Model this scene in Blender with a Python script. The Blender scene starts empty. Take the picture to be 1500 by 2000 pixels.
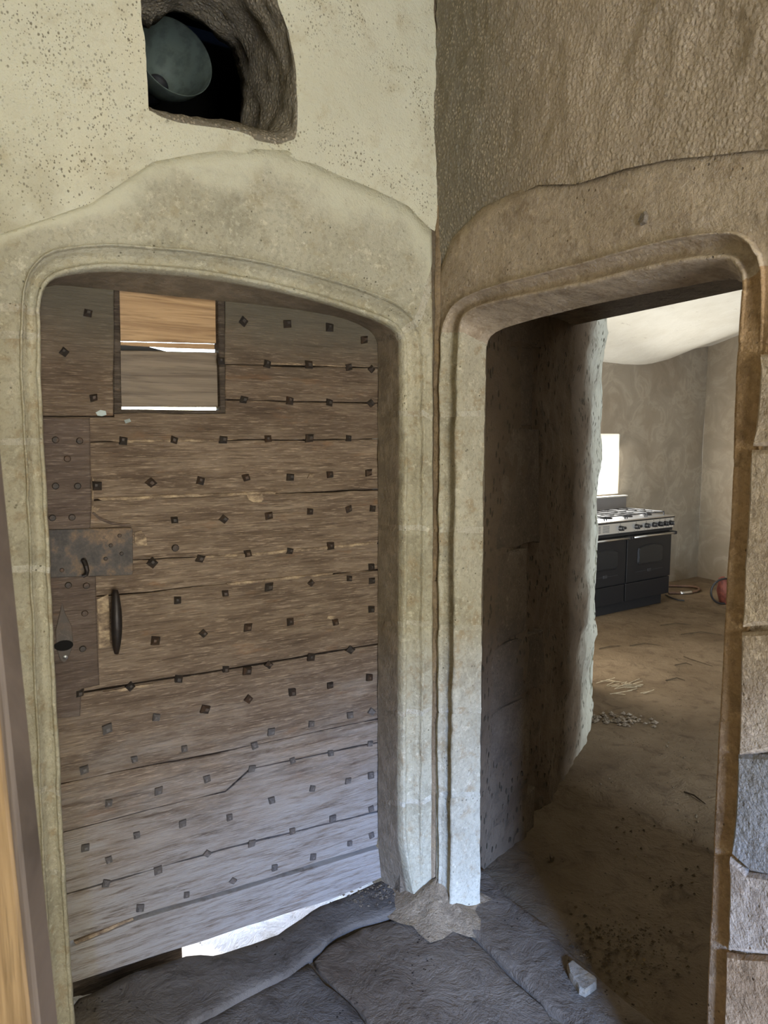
import bpy, bmesh, math, random
import numpy as np
from mathutils import Matrix, Vector

rng = random.Random(7)
SC = bpy.context.scene
COL = SC.collection

# ------------------------------------------------------------------ camera
FPX, CAMH = 1350.0, 1.6
TH = math.atan(140 / FPX)
cam_d = bpy.data.cameras.new('camera')
cam_d.sensor_fit = 'VERTICAL'; cam_d.sensor_height = 36.0; cam_d.sensor_width = 27.0
cam_d.lens = FPX / 2000 * 36.0
cam_d.clip_start = 0.05; cam_d.clip_end = 200
cam_d.dof.use_dof = True; cam_d.dof.focus_distance = 2.8; cam_d.dof.aperture_fstop = 9.0
cam = bpy.data.objects.new('camera', cam_d); COL.objects.link(cam)
cam.location = (0, 0, CAMH); cam.rotation_euler = (math.pi / 2 - TH, 0, 0)
SC.camera = cam
# ------------------------------------------------------------------ colour management, world, lights
SC.view_settings.view_transform = 'Standard'; SC.view_settings.look = 'None'
SC.view_settings.gamma = 1.0; SC.view_settings.use_curve_mapping = False
SC.view_settings.exposure = 0.0
SC.cycles.max_bounces = 8; SC.cycles.diffuse_bounces = 5
SC.cycles.sample_clamp_indirect = 6.0
W = bpy.data.worlds.new('world'); SC.world = W; W.use_nodes = True
wn = W.node_tree; wn.nodes.clear()
wo = wn.nodes.new('ShaderNodeOutputWorld'); wb = wn.nodes.new('ShaderNodeBackground'); ws = wn.nodes.new('ShaderNodeTexSky')
ws.sky_type = 'NISHITA'; ws.sun_disc = False; ws.sun_elevation = math.radians(48); ws.sun_rotation = math.radians(-10)
wb.inputs['Strength'].default_value = 1.4
wn.links.new(ws.outputs[0], wb.inputs[0]); wn.links.new(wb.outputs[0], wo.inputs[0])

def area(name, loc, target, sx, sy, energy, color, spread=180):
    d = bpy.data.lights.new(name, 'AREA'); d.shape = 'RECTANGLE'; d.size = sx; d.size_y = sy
    d.energy = energy; d.color = color; d.spread = math.radians(spread)
    o = bpy.data.objects.new(name, d); COL.objects.link(o); o.location = loc
    o.rotation_euler = (Vector(target) - Vector(loc)).to_track_quat('-Z', 'Y').to_euler()
    return o
def sunlamp(loc_dir, energy, color):
    d = bpy.data.lights.new('sun', 'SUN'); d.energy = energy; d.color = color; d.angle = math.radians(0.6)
    o = bpy.data.objects.new('sun', d); COL.objects.link(o)
    o.rotation_euler = (-Vector(loc_dir)).to_track_quat('-Z', 'Y').to_euler(); o.location = (0, 12, 12)
sunlamp((-0.05, 0.70, 0.85), 9.0, (1, .96, .9))
# daylight coming in through the entrance doorway behind the camera, and the open sky seen above the trees through it
area('entrance_daylight', (1.42, -2.2, 1.12), (0.0, 2.0, 1.5), 1.1, 2.0, 132, (1.0, .96, .80))
area('entrance_sky', (1.70, -5.6, 3.3), (0.3, 2.0, 0.3), 1.1, 1.1, 4000, (.22, .43, 1.0))
# kitchen lamps, further down: window daylight and two added fills

# ------------------------------------------------------------------ pixel -> plane helpers (2000 px tall frame)
O0 = np.array([0, 0, CAMH])
def ray(px, py):
    xc = (px - 750) / FPX; yc = (1000 - py) / FPX
    return np.array([xc, math.cos(TH) + yc * math.sin(TH), -math.sin(TH) + yc * math.cos(TH)])
def hitz(px, py, z=0.0):
    d = ray(px, py); return O0 + d * ((z - CAMH) / d[2])
def vpdir(x):
    d = ray(x, 860); d[2] = 0; return d / np.linalg.norm(d)
class Frame:                      # x to the right along the wall, y into it, z up
    def __init__(s, P, u):
        s.P = np.array([P[0], P[1], 0.0]); s.u = u; s.n = np.array([-u[1], u[0], 0.0])
        s.M = Matrix(((u[0], s.n[0], 0, P[0]), (u[1], s.n[1], 0, P[1]), (0, 0, 1, 0), (0, 0, 0, 1)))
    def on(s, px, py, dep=0.0):
        d = ray(px, py); t = (np.dot(s.P - O0, s.n) + dep) / np.dot(d, s.n); q = O0 + d * t - s.P
        return np.array([np.dot(q, s.u), q[2]])
    def loc(s, p):
        q = np.array(p) - s.P; return np.array([q @ s.u, q @ s.n, q[2]])
    def w(s, x, y, z=0.0):
        return s.P + s.u * x + s.n * y + np.array([0, 0, z])
CR = hitz(846, 1752)
FL = Frame(CR, vpdir(3150))       # left wall
FR = Frame(CR, -vpdir(58))        # right wall
FK = Frame(hitz(1305, 1178, -.015), vpdir(2760))   # kitchen, along the cooker front

_k = FK.w(-.36, .60, 1.38); _t = FK.w(.4, -2.5, .4)
area('kitchen_window_daylight', _k, _t, 0.6, 0.6, 48, (1.0, .97, .9))
_k = FK.w(-2.9, -.6, .9); _t = FK.w(.9, -1.2, 2.6)
area('kitchen_ceiling_fill', _k, _t, 1.0, 1.6, 66, (1.0, .96, .87))  # added lamp, no opening here: brightens the kitchen vault
_k = FR.w(3.3, 1.60, 1.0); _t = FR.w(-1.0, 1.75, .8)
area('passage_end_fill', _k, _t, 0.32, 1.7, 200, (.70, .83, 1.0))  # added lamp, no door here: lights the passage wall's far end

# ------------------------------------------------------------------ numpy value noise
def _h(ix, iy, seed):
    n = (ix * 374761393 + iy * 668265263 + seed * 974634777) & 0x7fffffff
    n = ((n ^ (n >> 13)) * 1274126177) & 0x7fffffff
    return ((n ^ (n >> 16)) & 0xffff) / 65535.0
def vnoise(x, y, seed=0):
    x = np.asarray(x, float); y = np.asarray(y, float)
    ix = np.floor(x).astype(np.int64); iy = np.floor(y).astype(np.int64)
    fx = x - ix; fy = y - iy; fx = fx * fx * (3 - 2 * fx); fy = fy * fy * (3 - 2 * fy)
    a = _h(ix, iy, seed); b = _h(ix + 1, iy, seed); c = _h(ix, iy + 1, seed); d = _h(ix + 1, iy + 1, seed)
    return (a + (b - a) * fx) * (1 - fy) + (c + (d - c) * fx) * fy - 0.5
def fbm(x, y, seed=0, oct=4):
    s = 0; a = 1.0; f = 1.0
    for k in range(oct):
        s = s + a * vnoise(np.asarray(x) * f, np.asarray(y) * f, seed + k * 17); a *= .5; f *= 2.03
    return s
def sstep(a, b, x):
    t = np.clip((np.asarray(x, float) - a) / (b - a), 0, 1); return t * t * (3 - 2 * t)

# ------------------------------------------------------------------ objects
def tag(o, label=None, cat=None, group=None, kind=None):
    for k, v in (('label', label), ('category', cat), ('group', group), ('kind', kind)):
        if v: o[k] = v
    return o
def empty(name, M, **kw):
    o = bpy.data.objects.new(name, None); COL.objects.link(o); o.matrix_world = M; o.empty_display_size = .1
    return tag(o, **kw)
def mesh_obj(name, verts, faces, mat, parent=None, M=None, smooth=False, **kw):
    me = bpy.data.meshes.new(name)
    me.from_pydata([tuple(map(float, v)) for v in verts], [], [tuple(map(int, f)) for f in faces])
    return link_me(name, me, mat, parent, M, smooth, **kw)
def link_me(name, me, mat, parent=None, M=None, smooth=False, **kw):
    me.update()
    if mat and not me.materials: me.materials.append(mat)
    if smooth: me.polygons.foreach_set('use_smooth', [True] * len(me.polygons))
    o = bpy.data.objects.new(name, me); COL.objects.link(o)
    if parent is not None: o.parent = parent
    if M is not None: o.matrix_local = M
    return tag(o, **kw)
def bm_obj(name, bm, mat, parent=None, M=None, smooth=False, **kw):
    bmesh.ops.recalc_face_normals(bm, faces=bm.faces[:])
    me = bpy.data.meshes.new(name); bm.to_mesh(me); bm.free()
    return link_me(name, me, mat, parent, M, smooth, **kw)
def box(bm, x0, x1, y0, y1, z0, z1, bev=0.0, seg=1):
    r = bmesh.ops.create_cube(bm, size=1.0)
    vs = r['verts']
    bmesh.ops.scale(bm, vec=(x1 - x0, y1 - y0, z1 - z0), verts=vs)
    bmesh.ops.translate(bm, vec=((x0 + x1) / 2, (y0 + y1) / 2, (z0 + z1) / 2), verts=vs)
    if bev > 0:
        es = list({e for v in vs for e in v.link_edges})
        bmesh.ops.bevel(bm, geom=es, offset=bev, segments=seg, affect='EDGES', profile=.6)
def tube(bm, pts, rad, seg=8, cap=True):
    pts = [Vector(p) for p in pts]
    rads = rad if hasattr(rad, '__len__') else [rad] * len(pts)
    rings = []; up = None
    for i, p in enumerate(pts):
        t = (pts[min(i + 1, len(pts) - 1)] - pts[max(i - 1, 0)]).normalized()
        if up is None: up = Vector((0, 0, 1)) if abs(t.z) < .9 else Vector((1, 0, 0))
        a = t.cross(up).normalized(); b = a.cross(t).normalized(); up = b
        rings.append([bm.verts.new(p + (a * math.cos(k * 2 * math.pi / seg) + b * math.sin(k * 2 * math.pi / seg)) * rads[i]) for k in range(seg)])
    for r0, r1 in zip(rings, rings[1:]):
        for k in range(seg):
            bm.faces.new((r0[k], r0[(k + 1) % seg], r1[(k + 1) % seg], r1[k]))
    if cap:
        bm.faces.new(rings[0][::-1]); bm.faces.new(rings[-1])
def lathe(bm, prof, axis='z', seg=20, origin=(0, 0, 0)):
    rings = []
    for r, h in prof:
        ring = []
        for k in range(seg):
            a = 2 * math.pi * k / seg
            p = (r * math.cos(a), r * math.sin(a), h) if axis == 'z' else (r * math.cos(a), h, r * math.sin(a))
            ring.append(bm.verts.new((p[0] + origin[0], p[1] + origin[1], p[2] + origin[2])))
        rings.append(ring)
    for r0, r1 in zip(rings, rings[1:]):
        for k in range(seg): bm.faces.new((r0[k], r0[(k + 1) % seg], r1[(k + 1) % seg], r1[k]))
    return rings
def densify(poly, step):
    out = []
    n = len(poly)
    for i in range(n):
        a = np.array(poly[i], float); b = np.array(poly[(i + 1) % n], float)
        k = max(1, int(np.linalg.norm(b - a) / step))
        for j in range(k): out.append(a + (b - a) * j / k)
    return np.array(out)
def inset_poly(p, d):
    n = len(p); area2 = 0
    for i in range(n): area2 += p[i][0] * p[(i + 1) % n][1] - p[(i + 1) % n][0] * p[i][1]
    sg = 1 if area2 > 0 else -1
    out = []
    for i in range(n):
        a = p[i - 1]; c = p[(i + 1) % n]; t = np.array(c) - np.array(a); l = np.linalg.norm(t) + 1e-9
        out.append(np.array(p[i]) + sg * d * np.array([-t[1], t[0]]) / l)
    return np.array(out)
def slab(poly, y0, y1, bev=.004, step=.05, jit=.0, seed=0, flip=False):
    """prism with a worn front edge; POLY in the (x, z) plane, front face at y0, back at y1"""
    p = densify(poly, step)
    if jit:
        p = p + np.stack([fbm(p[:, 0] * 9, p[:, 1] * 9, seed, 3), fbm(p[:, 0] * 9 + 40, p[:, 1] * 9, seed + 5, 3)], 1) * jit
    q = inset_poly(p, bev)
    bm = bmesh.new()
    f = [bm.verts.new((v[0], y0, v[1])) for v in q]
    m = [bm.verts.new((v[0], y0 + bev, v[1])) for v in p]
    b = [bm.verts.new((v[0], y1, v[1])) for v in p]
    n = len(p)
    bm.faces.new(f); bm.faces.new(b[::-1])
    for r0, r1 in ((f, m), (m, b)):
        for k in range(n): bm.faces.new((r0[k], r1[k], r1[(k + 1) % n], r0[(k + 1) % n]))
    return bm

# ------------------------------------------------------------------ materials
class NT:
    def __init__(s, name, rough=.85, spec=.3):
        s.m = bpy.data.materials.new(name); s.m.use_nodes = True
        s.t = s.m.node_tree; s.b = s.t.nodes['Principled BSDF']
        s.b.inputs['Roughness'].default_value = rough
        s.b.inputs['Specular IOR Level'].default_value = spec
        s.tc = s.n('ShaderNodeTexCoord'); s.oi = None
    def n(s, typ): return s.t.nodes.new(typ)
    def l(s, a, b): s.t.links.new(a, b)
    def put(s, sock, v):
        if hasattr(v, 'is_output'): s.l(v, sock)
        else: sock.default_value = v
    def rnd(s):
        if s.oi is None: s.oi = s.n('ShaderNodeObjectInfo')
        return s.oi.outputs['Random']
    def vec(s, scale=(1, 1, 1), rand=False):
        mp = s.n('ShaderNodeMapping'); s.l(s.tc.outputs['Object'], mp.inputs['Vector'])
        mp.inputs['Scale'].default_value = scale
        if rand:
            k = s.math('MULTIPLY', s.rnd(), 37.0); c = s.n('ShaderNodeCombineXYZ')
            for i in range(3): s.l(k, c.inputs[i])
            s.l(c.outputs[0], mp.inputs['Location'])
        return mp.outputs[0]
    def noise(s, scale, detail=4, rough=.6, vec=None, dist=0.0):
        q = s.n('ShaderNodeTexNoise'); s.l(vec if vec is not None else s.tc.outputs['Object'], q.inputs['Vector'])
        q.inputs['Scale'].default_value = scale; q.inputs['Detail'].default_value = detail
        q.inputs['Roughness'].default_value = rough; q.inputs['Distortion'].default_value = dist
        return q.outputs['Fac']
    def vor(s, scale, vec=None, feature='F1', rand=1.0, out='Distance'):
        q = s.n('ShaderNodeTexVoronoi'); s.l(vec if vec is not None else s.tc.outputs['Object'], q.inputs['Vector'])
        q.feature = feature; q.inputs['Scale'].default_value = scale; q.inputs['Randomness'].default_value = rand
        return q.outputs[out]
    def ramp(s, fac, stops):
        r = s.n('ShaderNodeValToRGB'); s.l(fac, r.inputs[0]); e = r.color_ramp.elements
        while len(e) < len(stops): e.new(.5)
        for el, (p, c) in zip(e, stops):
            el.position = p; el.color = (*c, 1) if hasattr(c, '__len__') else (c, c, c, 1)
        return r.outputs[0]
    def mix(s, fac, a, b, mode='MIX'):
        q = s.n('ShaderNodeMix'); q.data_type = 'RGBA'; q.blend_type = mode
        s.put(q.inputs[0], fac)
        for i, v in ((6, a), (7, b)): s.put(q.inputs[i], (*v, 1) if isinstance(v, tuple) and len(v) == 3 else v)
        return q.outputs[2]
    def math(s, op, a, b=0.0, clamp=False):
        q = s.n('ShaderNodeMath'); q.operation = op; q.use_clamp = clamp
        s.put(q.inputs[0], a); s.put(q.inputs[1], b); return q.outputs[0]
    def axis(s, k):
        q = s.n('ShaderNodeSeparateXYZ'); s.l(s.tc.outputs['Object'], q.inputs[0]); return q.outputs[k]
    def attr(s, name):
        q = s.n('ShaderNodeAttribute'); q.attribute_name = name; return q.outputs['Fac']
    def mrange(s, v, a, b, c=0.0, d=1.0):
        q = s.n('ShaderNodeMapRange'); q.interpolation_type = 'SMOOTHSTEP'; s.put(q.inputs[0], v)
        for i, x in enumerate((a, b, c, d)): q.inputs[i + 1].default_value = x
        return q.outputs[0]
    def bump(s, h, strength=.5, dist=.01, prev=None):
        q = s.n('ShaderNodeBump'); q.inputs['Strength'].default_value = strength; q.inputs['Distance'].default_value = dist
        s.l(h, q.inputs['Height'])
        if prev is not None: s.l(prev, q.inputs['Normal'])
        return q.outputs[0]
    def done(s, color, normal=None, rough=None, metal=None):
        s.put(s.b.inputs['Base Color'], (*color, 1) if isinstance(color, tuple) else color)
        if normal is not None: s.l(normal, s.b.inputs['Normal'])
        if rough is not None: s.put(s.b.inputs['Roughness'], rough)
        if metal is not None: s.b.inputs['Metallic'].default_value = metal
        return s.m

def mat_plaster():
    t = NT('lime_plaster', .95, .1)
    big = t.noise(1.6, 5, .6); mid = t.noise(9, 6, .7); fine = t.noise(140, 3, .7)
    c = t.ramp(big, [(.3, (.56, .53, .40)), (.55, (.63, .60, .46)), (.75, (.66, .61, .45))])
    c = t.mix(t.mrange(mid, .5, .75), c, (.50, .44, .30))
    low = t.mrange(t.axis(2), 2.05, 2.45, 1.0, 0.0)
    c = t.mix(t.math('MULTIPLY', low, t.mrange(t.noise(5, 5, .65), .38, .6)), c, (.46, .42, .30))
    speck = None
    for sc_, lo_, hi_ in ((150, .50, .66), (85, .60, .70)):
        v_ = t.vec((1.15, 1, .85)); d = t.math('ADD', t.vor(sc_, v_), t.math('MULTIPLY', t.math('SUBTRACT', t.noise(220, 2, .6), .5), .35))
        dens = t.math('MULTIPLY', t.mrange(t.noise(3.2, 4, .65), .32, .58), t.mrange(t.vor(sc_, v_, out='Color'), lo_, hi_))
        q_ = t.math('MULTIPLY', t.mrange(d, .14, .30, 1, 0), dens); speck = q_ if speck is None else t.math('MAXIMUM', speck, q_)
    c = t.mix(t.math('MULTIPLY', speck, .85), c, (.17, .145, .10))
    nb = t.bump(fine, .45, .005); nb = t.bump(mid, .5, .025, nb); nb = t.bump(t.noise(35, 4, .7), .35, .006, nb); nb = t.bump(t.math('MULTIPLY', speck, -1), .5, .004, nb)
    return t.done(c, nb)
def mat_render():
    t = NT('rough_render', .95, .12)
    v = t.vec((1, 1, .78))
    g1 = t.math('ADD', t.vor(105, v), t.math('MULTIPLY', t.math('SUBTRACT', t.noise(160, 3, .7, v), .5), .5)); g2 = t.noise(130, 4, .75, v); big = t.noise(1.8, 5, .6); mid = t.noise(14, 5, .65)
    h = t.math('ADD', t.math('MULTIPLY', t.math('SUBTRACT', 1.0, g1), .8), t.math('MULTIPLY', g2, 1.0))
    c = t.ramp(big, [(.3, (.42, .335, .25)), (.6, (.52, .42, .315)), (.8, (.56, .445, .33))])
    c = t.mix(t.mrange(t.axis(0), .62, .12), c, (.27, .235, .18))  # darker, greyer towards the inner corner: shade put into the colour
    c = t.mix(t.math('MULTIPLY', t.mrange(g1, .42, .18), t.mrange(t.noise(6, 4, .6), .35, .6, .25, .7)), c, (.68, .57, .44))
    c = t.mix(t.math('MULTIPLY', t.mrange(g2, .45, .30), .55), c, (.20, .15, .10))
    nb = t.bump(h, .9, .009); nb = t.bump(mid, .5, .02, nb)
    return t.done(c, nb)
def mat_stone(name, lo, mid_, hi, stain=(.33, .23, .12), bumps=.5, rand=.35, blend=None, reveal=False):
    t = NT(name, .92, .18)
    v = t.vec((1, 1, 1), True)
    big = t.noise(3.2, 6, .65, v); mid = t.noise(16, 6, .7, v); fine = t.noise(150, 3, .7, v)
    c = t.ramp(big, [(.32, lo), (.5, mid_), (.68, hi)])
    c = t.mix(t.math('MULTIPLY', t.mrange(mid, .50, .66), .6), c, stain)
    c = t.mix(t.math('MULTIPLY', t.mrange(t.noise(7, 6, .75, v), .54, .62), .35), c, tuple(x * .62 for x in lo))
    c = t.mix(t.math('MULTIPLY', t.mrange(t.noise(30, 5, .7, v), .58, .68), .6), c, tuple(min(1, x * 1.35) for x in hi))
    c = t.mix(t.math('MULTIPLY', t.mrange(t.noise(85, 4, .75, v), .50, .60), .30), c, tuple(x * .5 for x in lo))
    c = t.mix(t.math('MULTIPLY', t.mrange(t.noise(55, 4, .75, v), .56, .66), .40), c, tuple(min(1, x * 1.3) for x in hi))
    pit = t.mrange(t.vor(60, v), .08, .20, 1, 0)
    pm = t.math('MULTIPLY', pit, t.mrange(t.noise(12, 3, .6, v), .52, .66))
    c = t.mix(pm, c, tuple(x * .35 for x in lo))
    c = t.mix(t.math('MULTIPLY', t.rnd(), rand), c, tuple(x * .75 for x in lo))
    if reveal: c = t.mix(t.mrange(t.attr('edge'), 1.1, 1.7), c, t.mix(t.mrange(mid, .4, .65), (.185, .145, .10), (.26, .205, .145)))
    if blend:
        e = t.math('ADD', t.attr('edge'), t.math('MULTIPLY', t.math('SUBTRACT', t.noise(4.5, 6, .7), .5), 1.3))
        c = t.mix(t.mrange(e, .10, .48, 1, 0), c, blend)
    nb = t.bump(fine, .5, .004); nb = t.bump(t.noise(45, 5, .7, v), .5, .008, nb); nb = t.bump(mid, bumps, .020, nb); nb = t.bump(t.math('MULTIPLY', pm, -1), .6, .006, nb)
    return t.done(c, nb)
def mat_oak(name='old_oak', dust=True, dark=(.085, .056, .037), mid_=(.178, .124, .083), pale=(.29, .215, .15)):
    t = NT(name, .82, .25)
    v = t.vec((5.5, 5.5, 60), True); v2 = t.vec((20, 20, 260), True); vr = t.vec((1.4, 1.4, 5), True)
    g = t.noise(1.0, 7, .68, v, .5); g2 = t.noise(1.0, 3, .7, v2); pat = t.noise(2.6, 6, .65, vr, .6)
    c = t.ramp(t.math('ADD', t.math('MULTIPLY', g, .55), t.math('MULTIPLY', pat, .45)), [(.36, dark), (.5, mid_), (.66, pale)])
    c = t.mix(t.math('MULTIPLY', t.mrange(g2, .54, .66), .62), c, tuple(x * 1.5 for x in pale))
    c = t.mix(t.math('MULTIPLY', t.mrange(t.noise(5, 4, .6, vr), .60, .74), .5), c, (.24, .125, .06))
    c = t.mix(t.math('MULTIPLY', t.math('SUBTRACT', t.rnd(), .25, True), .45), c, (.075, .052, .036))
    g3 = t.noise(1.0, 3, .6, t.vec((11, 11, 330), True))
    c = t.mix(t.math('MULTIPLY', t.mrange(g3, .55, .66), .55), c, tuple(x * .55 for x in dark))
    if dust:
        k = t.mrange(t.math('ADD', t.axis(2), t.math('MULTIPLY', t.math('SUBTRACT', t.noise(3.5, 6, .7, t.vec((1, 1, 3.5))), .5), 1.1)), .85, .10)
        k2 = t.math('MULTIPLY', k, t.mrange(t.math('ADD', g, t.math('MULTIPLY', g2, .5)), .45, .85))
        c = t.mix(t.math('MULTIPLY', k2, .95, True), c, (.33, .30, .27))
        gr = t.math('MULTIPLY', t.mrange(t.math('ADD', t.axis(2), t.math('MULTIPLY', t.noise(4, 5, .6), .3)), 1.90, 2.14), t.mrange(t.axis(0), -1.2, -.3, .2, .75))
        c = t.mix(gr, c, (.115, .105, .078))
    nb = t.bump(g3, -.0 + .5, .004); nb = t.bump(g2, .6, .005, nb); nb = t.bump(g, .6, .010, nb)
    return t.done(c, nb)
def mat_pale_wood(name='pale_pine', a=(.30, .175, .085), b=(.50, .32, .165), up=False):
    t = NT(name, .6, .3)
    sw = (lambda a: (a[2], a[1], a[0])) if up else (lambda a: a)
    v = t.vec(sw((2.2, 2.2, 44)), True); g = t.noise(1.4, 6, .65, v, .7); w = t.noise(1.0, 3, .6, t.vec(sw((7, 7, 190)), True))
    c = t.ramp(g, [(.35, a), (.6, b)])
    c = t.mix(t.math('MULTIPLY', t.mrange(w, .55, .7), .45), c, tuple(x * .55 for x in a))
    return t.done(c, t.bump(w, .3, .002))
def mat_splinter():
    t = NT('torn_wood', .8, .2); g = t.noise(1.0, 5, .7, t.vec((24, 24, 50), True))
    return t.done(t.ramp(g, [(.38, (.13, .09, .06)), (.5, (.24, .17, .11)), (.66, (.46, .34, .21))]), t.bump(g, .8, .006))
def mat_iron(name, base=(.035, .028, .024), rust=(.13, .065, .03), amt=.5, rough=.6, metal=.4):
    t = NT(name, rough, .4); v = t.vec((1, 1, 1), True); a = t.noise(14, 6, .7, v); b = t.noise(70, 4, .7, v)
    c = t.mix(t.math('MULTIPLY', t.mrange(a, .45, .65), amt), base, rust)
    c = t.mix(t.math('MULTIPLY', t.mrange(b, .55, .7), .4), c, tuple(x * 2.2 for x in base))
    return t.done(c, t.bump(b, .4, .003), None, metal)
def mat_lock():
    t = NT('lock_iron', .55, .5); a = t.noise(13, 6, .75); b = t.noise(40, 5, .7)
    c = t.ramp(a, [(.38, (.045, .037, .032)), (.5, (.080, .064, .053)), (.58, (.14, .092, .056)), (.68, (.22, .14, .08))])
    c = t.mix(t.mrange(b, .56, .7), c, (.05, .042, .04))
    return t.done(c, t.bump(b, .3, .003), .75, 0.0)
def flat(name, col, rough=.5, metal=0.0, spec=.5, var=.0):
    t = NT(name, rough, spec)
    n = t.noise(22, 4, .6); c = t.mix(t.mrange(n, .4, .65, 0, 1), col, tuple(x * (1 - var) for x in col)) if var else col
    return t.done(c, t.bump(t.noise(80, 3, .6), .05, .002), None, metal)
def mat_kitchen_wall():
    t = NT('swirled_plaster', .95, .1)
    sw = t.noise(3.4, 4, .6, None, 1.3); big = t.noise(1.3, 5, .6); f = t.noise(60, 3, .6)
    c = t.ramp(sw, [(.35, (.255, .215, .16)), (.5, (.285, .24, .18)), (.57, (.335, .285, .215)), (.66, (.275, .23, .17))])
    c = t.mix(t.math('MULTIPLY', t.mrange(big, .4, .65), .5), c, (.22, .17, .115))
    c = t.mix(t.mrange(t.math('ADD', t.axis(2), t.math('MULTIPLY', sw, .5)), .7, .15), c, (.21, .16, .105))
    nb = t.bump(f, .2, .003); nb = t.bump(sw, .4, .012, nb)
    return t.done(c, nb)
def mat_limewash():
    t = NT('white_limewash', .95, .1); a = t.noise(2.2, 6, .65); b = t.noise(7, 6, .7, t.vec((1, 3, 3)))
    c = t.ramp(a, [(.3, (.70, .66, .56)), (.6, (.80, .77, .68))]); c = t.mix(t.math('MULTIPLY', t.mrange(b, .6, .75), .6), c, (.45, .40, .31))
    return t.done(c, t.bump(a, .3, .05))
def mat_floor(name, lo, hi, dirt):
    t = NT(name, .95, .1)
    big = t.noise(1.5, 6, .65); mid = t.noise(9, 6, .7, None, .5); f = t.noise(90, 4, .7)
    c = t.ramp(big, [(.35, lo), (.62, hi)]); c = t.mix(t.math('MULTIPLY', t.mrange(mid, .5, .7), .7), c, dirt)
    sp = t.math('MULTIPLY', t.mrange(t.vor(48), .10, .2, 1, 0), t.mrange(t.noise(4, 4, .6), .5, .62))
    c = t.mix(sp, c, tuple(x * .4 for x in dirt))
    nb = t.bump(f, .5, .005); nb = t.bump(mid, .8, .022, nb); nb = t.bump(t.noise(28, 5, .7), .5, .008, nb)
    return t.done(c, nb)
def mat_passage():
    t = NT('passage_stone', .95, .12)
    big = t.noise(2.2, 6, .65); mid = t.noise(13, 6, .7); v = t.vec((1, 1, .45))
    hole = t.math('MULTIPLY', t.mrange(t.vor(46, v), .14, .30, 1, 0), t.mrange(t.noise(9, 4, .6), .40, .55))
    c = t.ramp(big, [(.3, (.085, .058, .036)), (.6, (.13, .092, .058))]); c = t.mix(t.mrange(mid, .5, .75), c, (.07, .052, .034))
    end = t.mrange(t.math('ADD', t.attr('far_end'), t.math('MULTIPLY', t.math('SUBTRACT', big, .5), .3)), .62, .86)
    c = t.mix(end, c, (.50, .47, .37)); c = t.mix(hole, c, (.07, .055, .035))  # dark near part and pale end put shade and light into the colour
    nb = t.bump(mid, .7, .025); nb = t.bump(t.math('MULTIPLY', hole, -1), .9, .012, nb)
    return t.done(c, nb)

M_PLASTER = mat_plaster(); M_RENDER = mat_render()
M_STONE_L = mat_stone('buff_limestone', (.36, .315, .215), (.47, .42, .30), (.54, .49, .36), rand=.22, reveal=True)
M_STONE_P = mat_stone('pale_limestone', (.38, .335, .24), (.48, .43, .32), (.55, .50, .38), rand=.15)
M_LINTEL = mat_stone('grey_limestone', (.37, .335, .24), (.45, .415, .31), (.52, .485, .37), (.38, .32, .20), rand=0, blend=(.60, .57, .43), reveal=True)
M_STONE_R = mat_stone('brown_limestone', (.38, .30, .225), (.50, .405, .305), (.56, .46, .35), (.26, .185, .12), rand=.15)
M_STONE_J = mat_stone('ochre_stone', (.31, .20, .11), (.40, .265, .15), (.46, .32, .19), (.20, .13, .07), rand=.1)
M_MORTAR = mat_stone('lime_mortar', (.43, .385, .28), (.52, .47, .36), (.60, .56, .45), bumps=.9, rand=.1, reveal=True)
M_MORTAR_P = mat_stone('pale_mortar', (.43, .385, .28), (.52, .47, .36), (.60, .56, .45), bumps=.9, rand=.1)
M_MORTAR_B = mat_stone('brown_mortar', (.20, .14, .085), (.27, .195, .12), (.33, .245, .155), bumps=.9, rand=.1)
M_OAK = mat_oak(); M_OAK2 = mat_oak('lock_board_oak', True, (.085, .058, .045), (.14, .10, .077), (.20, .15, .115))
M_OAKF = mat_oak('hatch_frame_oak', False, (.035, .025, .018), (.07, .052, .038), (.14, .11, .085))
M_PINE = mat_pale_wood(); M_PINE2 = mat_pale_wood('weathered_board', (.13, .095, .065), (.235, .18, .128))
M_LEAF = mat_pale_wood('leaf_wood', (.20, .125, .06), (.36, .235, .12), True)
M_LEAFE = mat_pale_wood('leaf_edge_wood', (.10, .075, .06), (.17, .13, .105), True)
M_SPL = mat_splinter()
M_NAIL = mat_iron('nail_iron', (.045, .036, .030)); M_NAILD = mat_iron('dusty_nail_iron', (.12, .105, .095), (.17, .13, .10), .5, .8, .1); M_IRON = mat_iron('handle_iron', (.028, .022, .019), (.06, .035, .022), .4, .45, .5)
M_LOCK = mat_lock(); M_KEYP = mat_iron('keyhole_iron', (.075, .058, .046), (.13, .08, .05), .5, .7, 0)
M_STEEL = flat('brushed_steel', (.62, .62, .62), .28, 1.0); M_PANEL = flat('silver_panel', (.70, .70, .68), .35, .75)
M_BLACK = flat('black_enamel', (.010, .0105, .012), .42, 0, .35); M_SPLASH = flat('dull_steel', (.16, .15, .145), .5, .3); M_BLACK2 = flat('black_plinth', (.006, .006, .007), .6)
M_GLASS = flat('oven_glass', (.012, .014, .016), .22, 0, .45); M_CAST = flat('cast_iron_grate', (.02, .02, .022), .55)
M_KNOB = flat('black_knob', (.015, .015, .016), .3); M_MARK = flat('printed_marks', (.12, .12, .12), .6)
M_KWALL = mat_kitchen_wall(); M_LIME = mat_limewash()
M_FLOOR = mat_floor('earth_floor', (.10, .069, .040), (.165, .120, .075), (.065, .043, .026))
M_FLAG = mat_floor('worn_flagstone', (.10, .073, .050), (.18, .138, .098), (.055, .038, .025))
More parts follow.
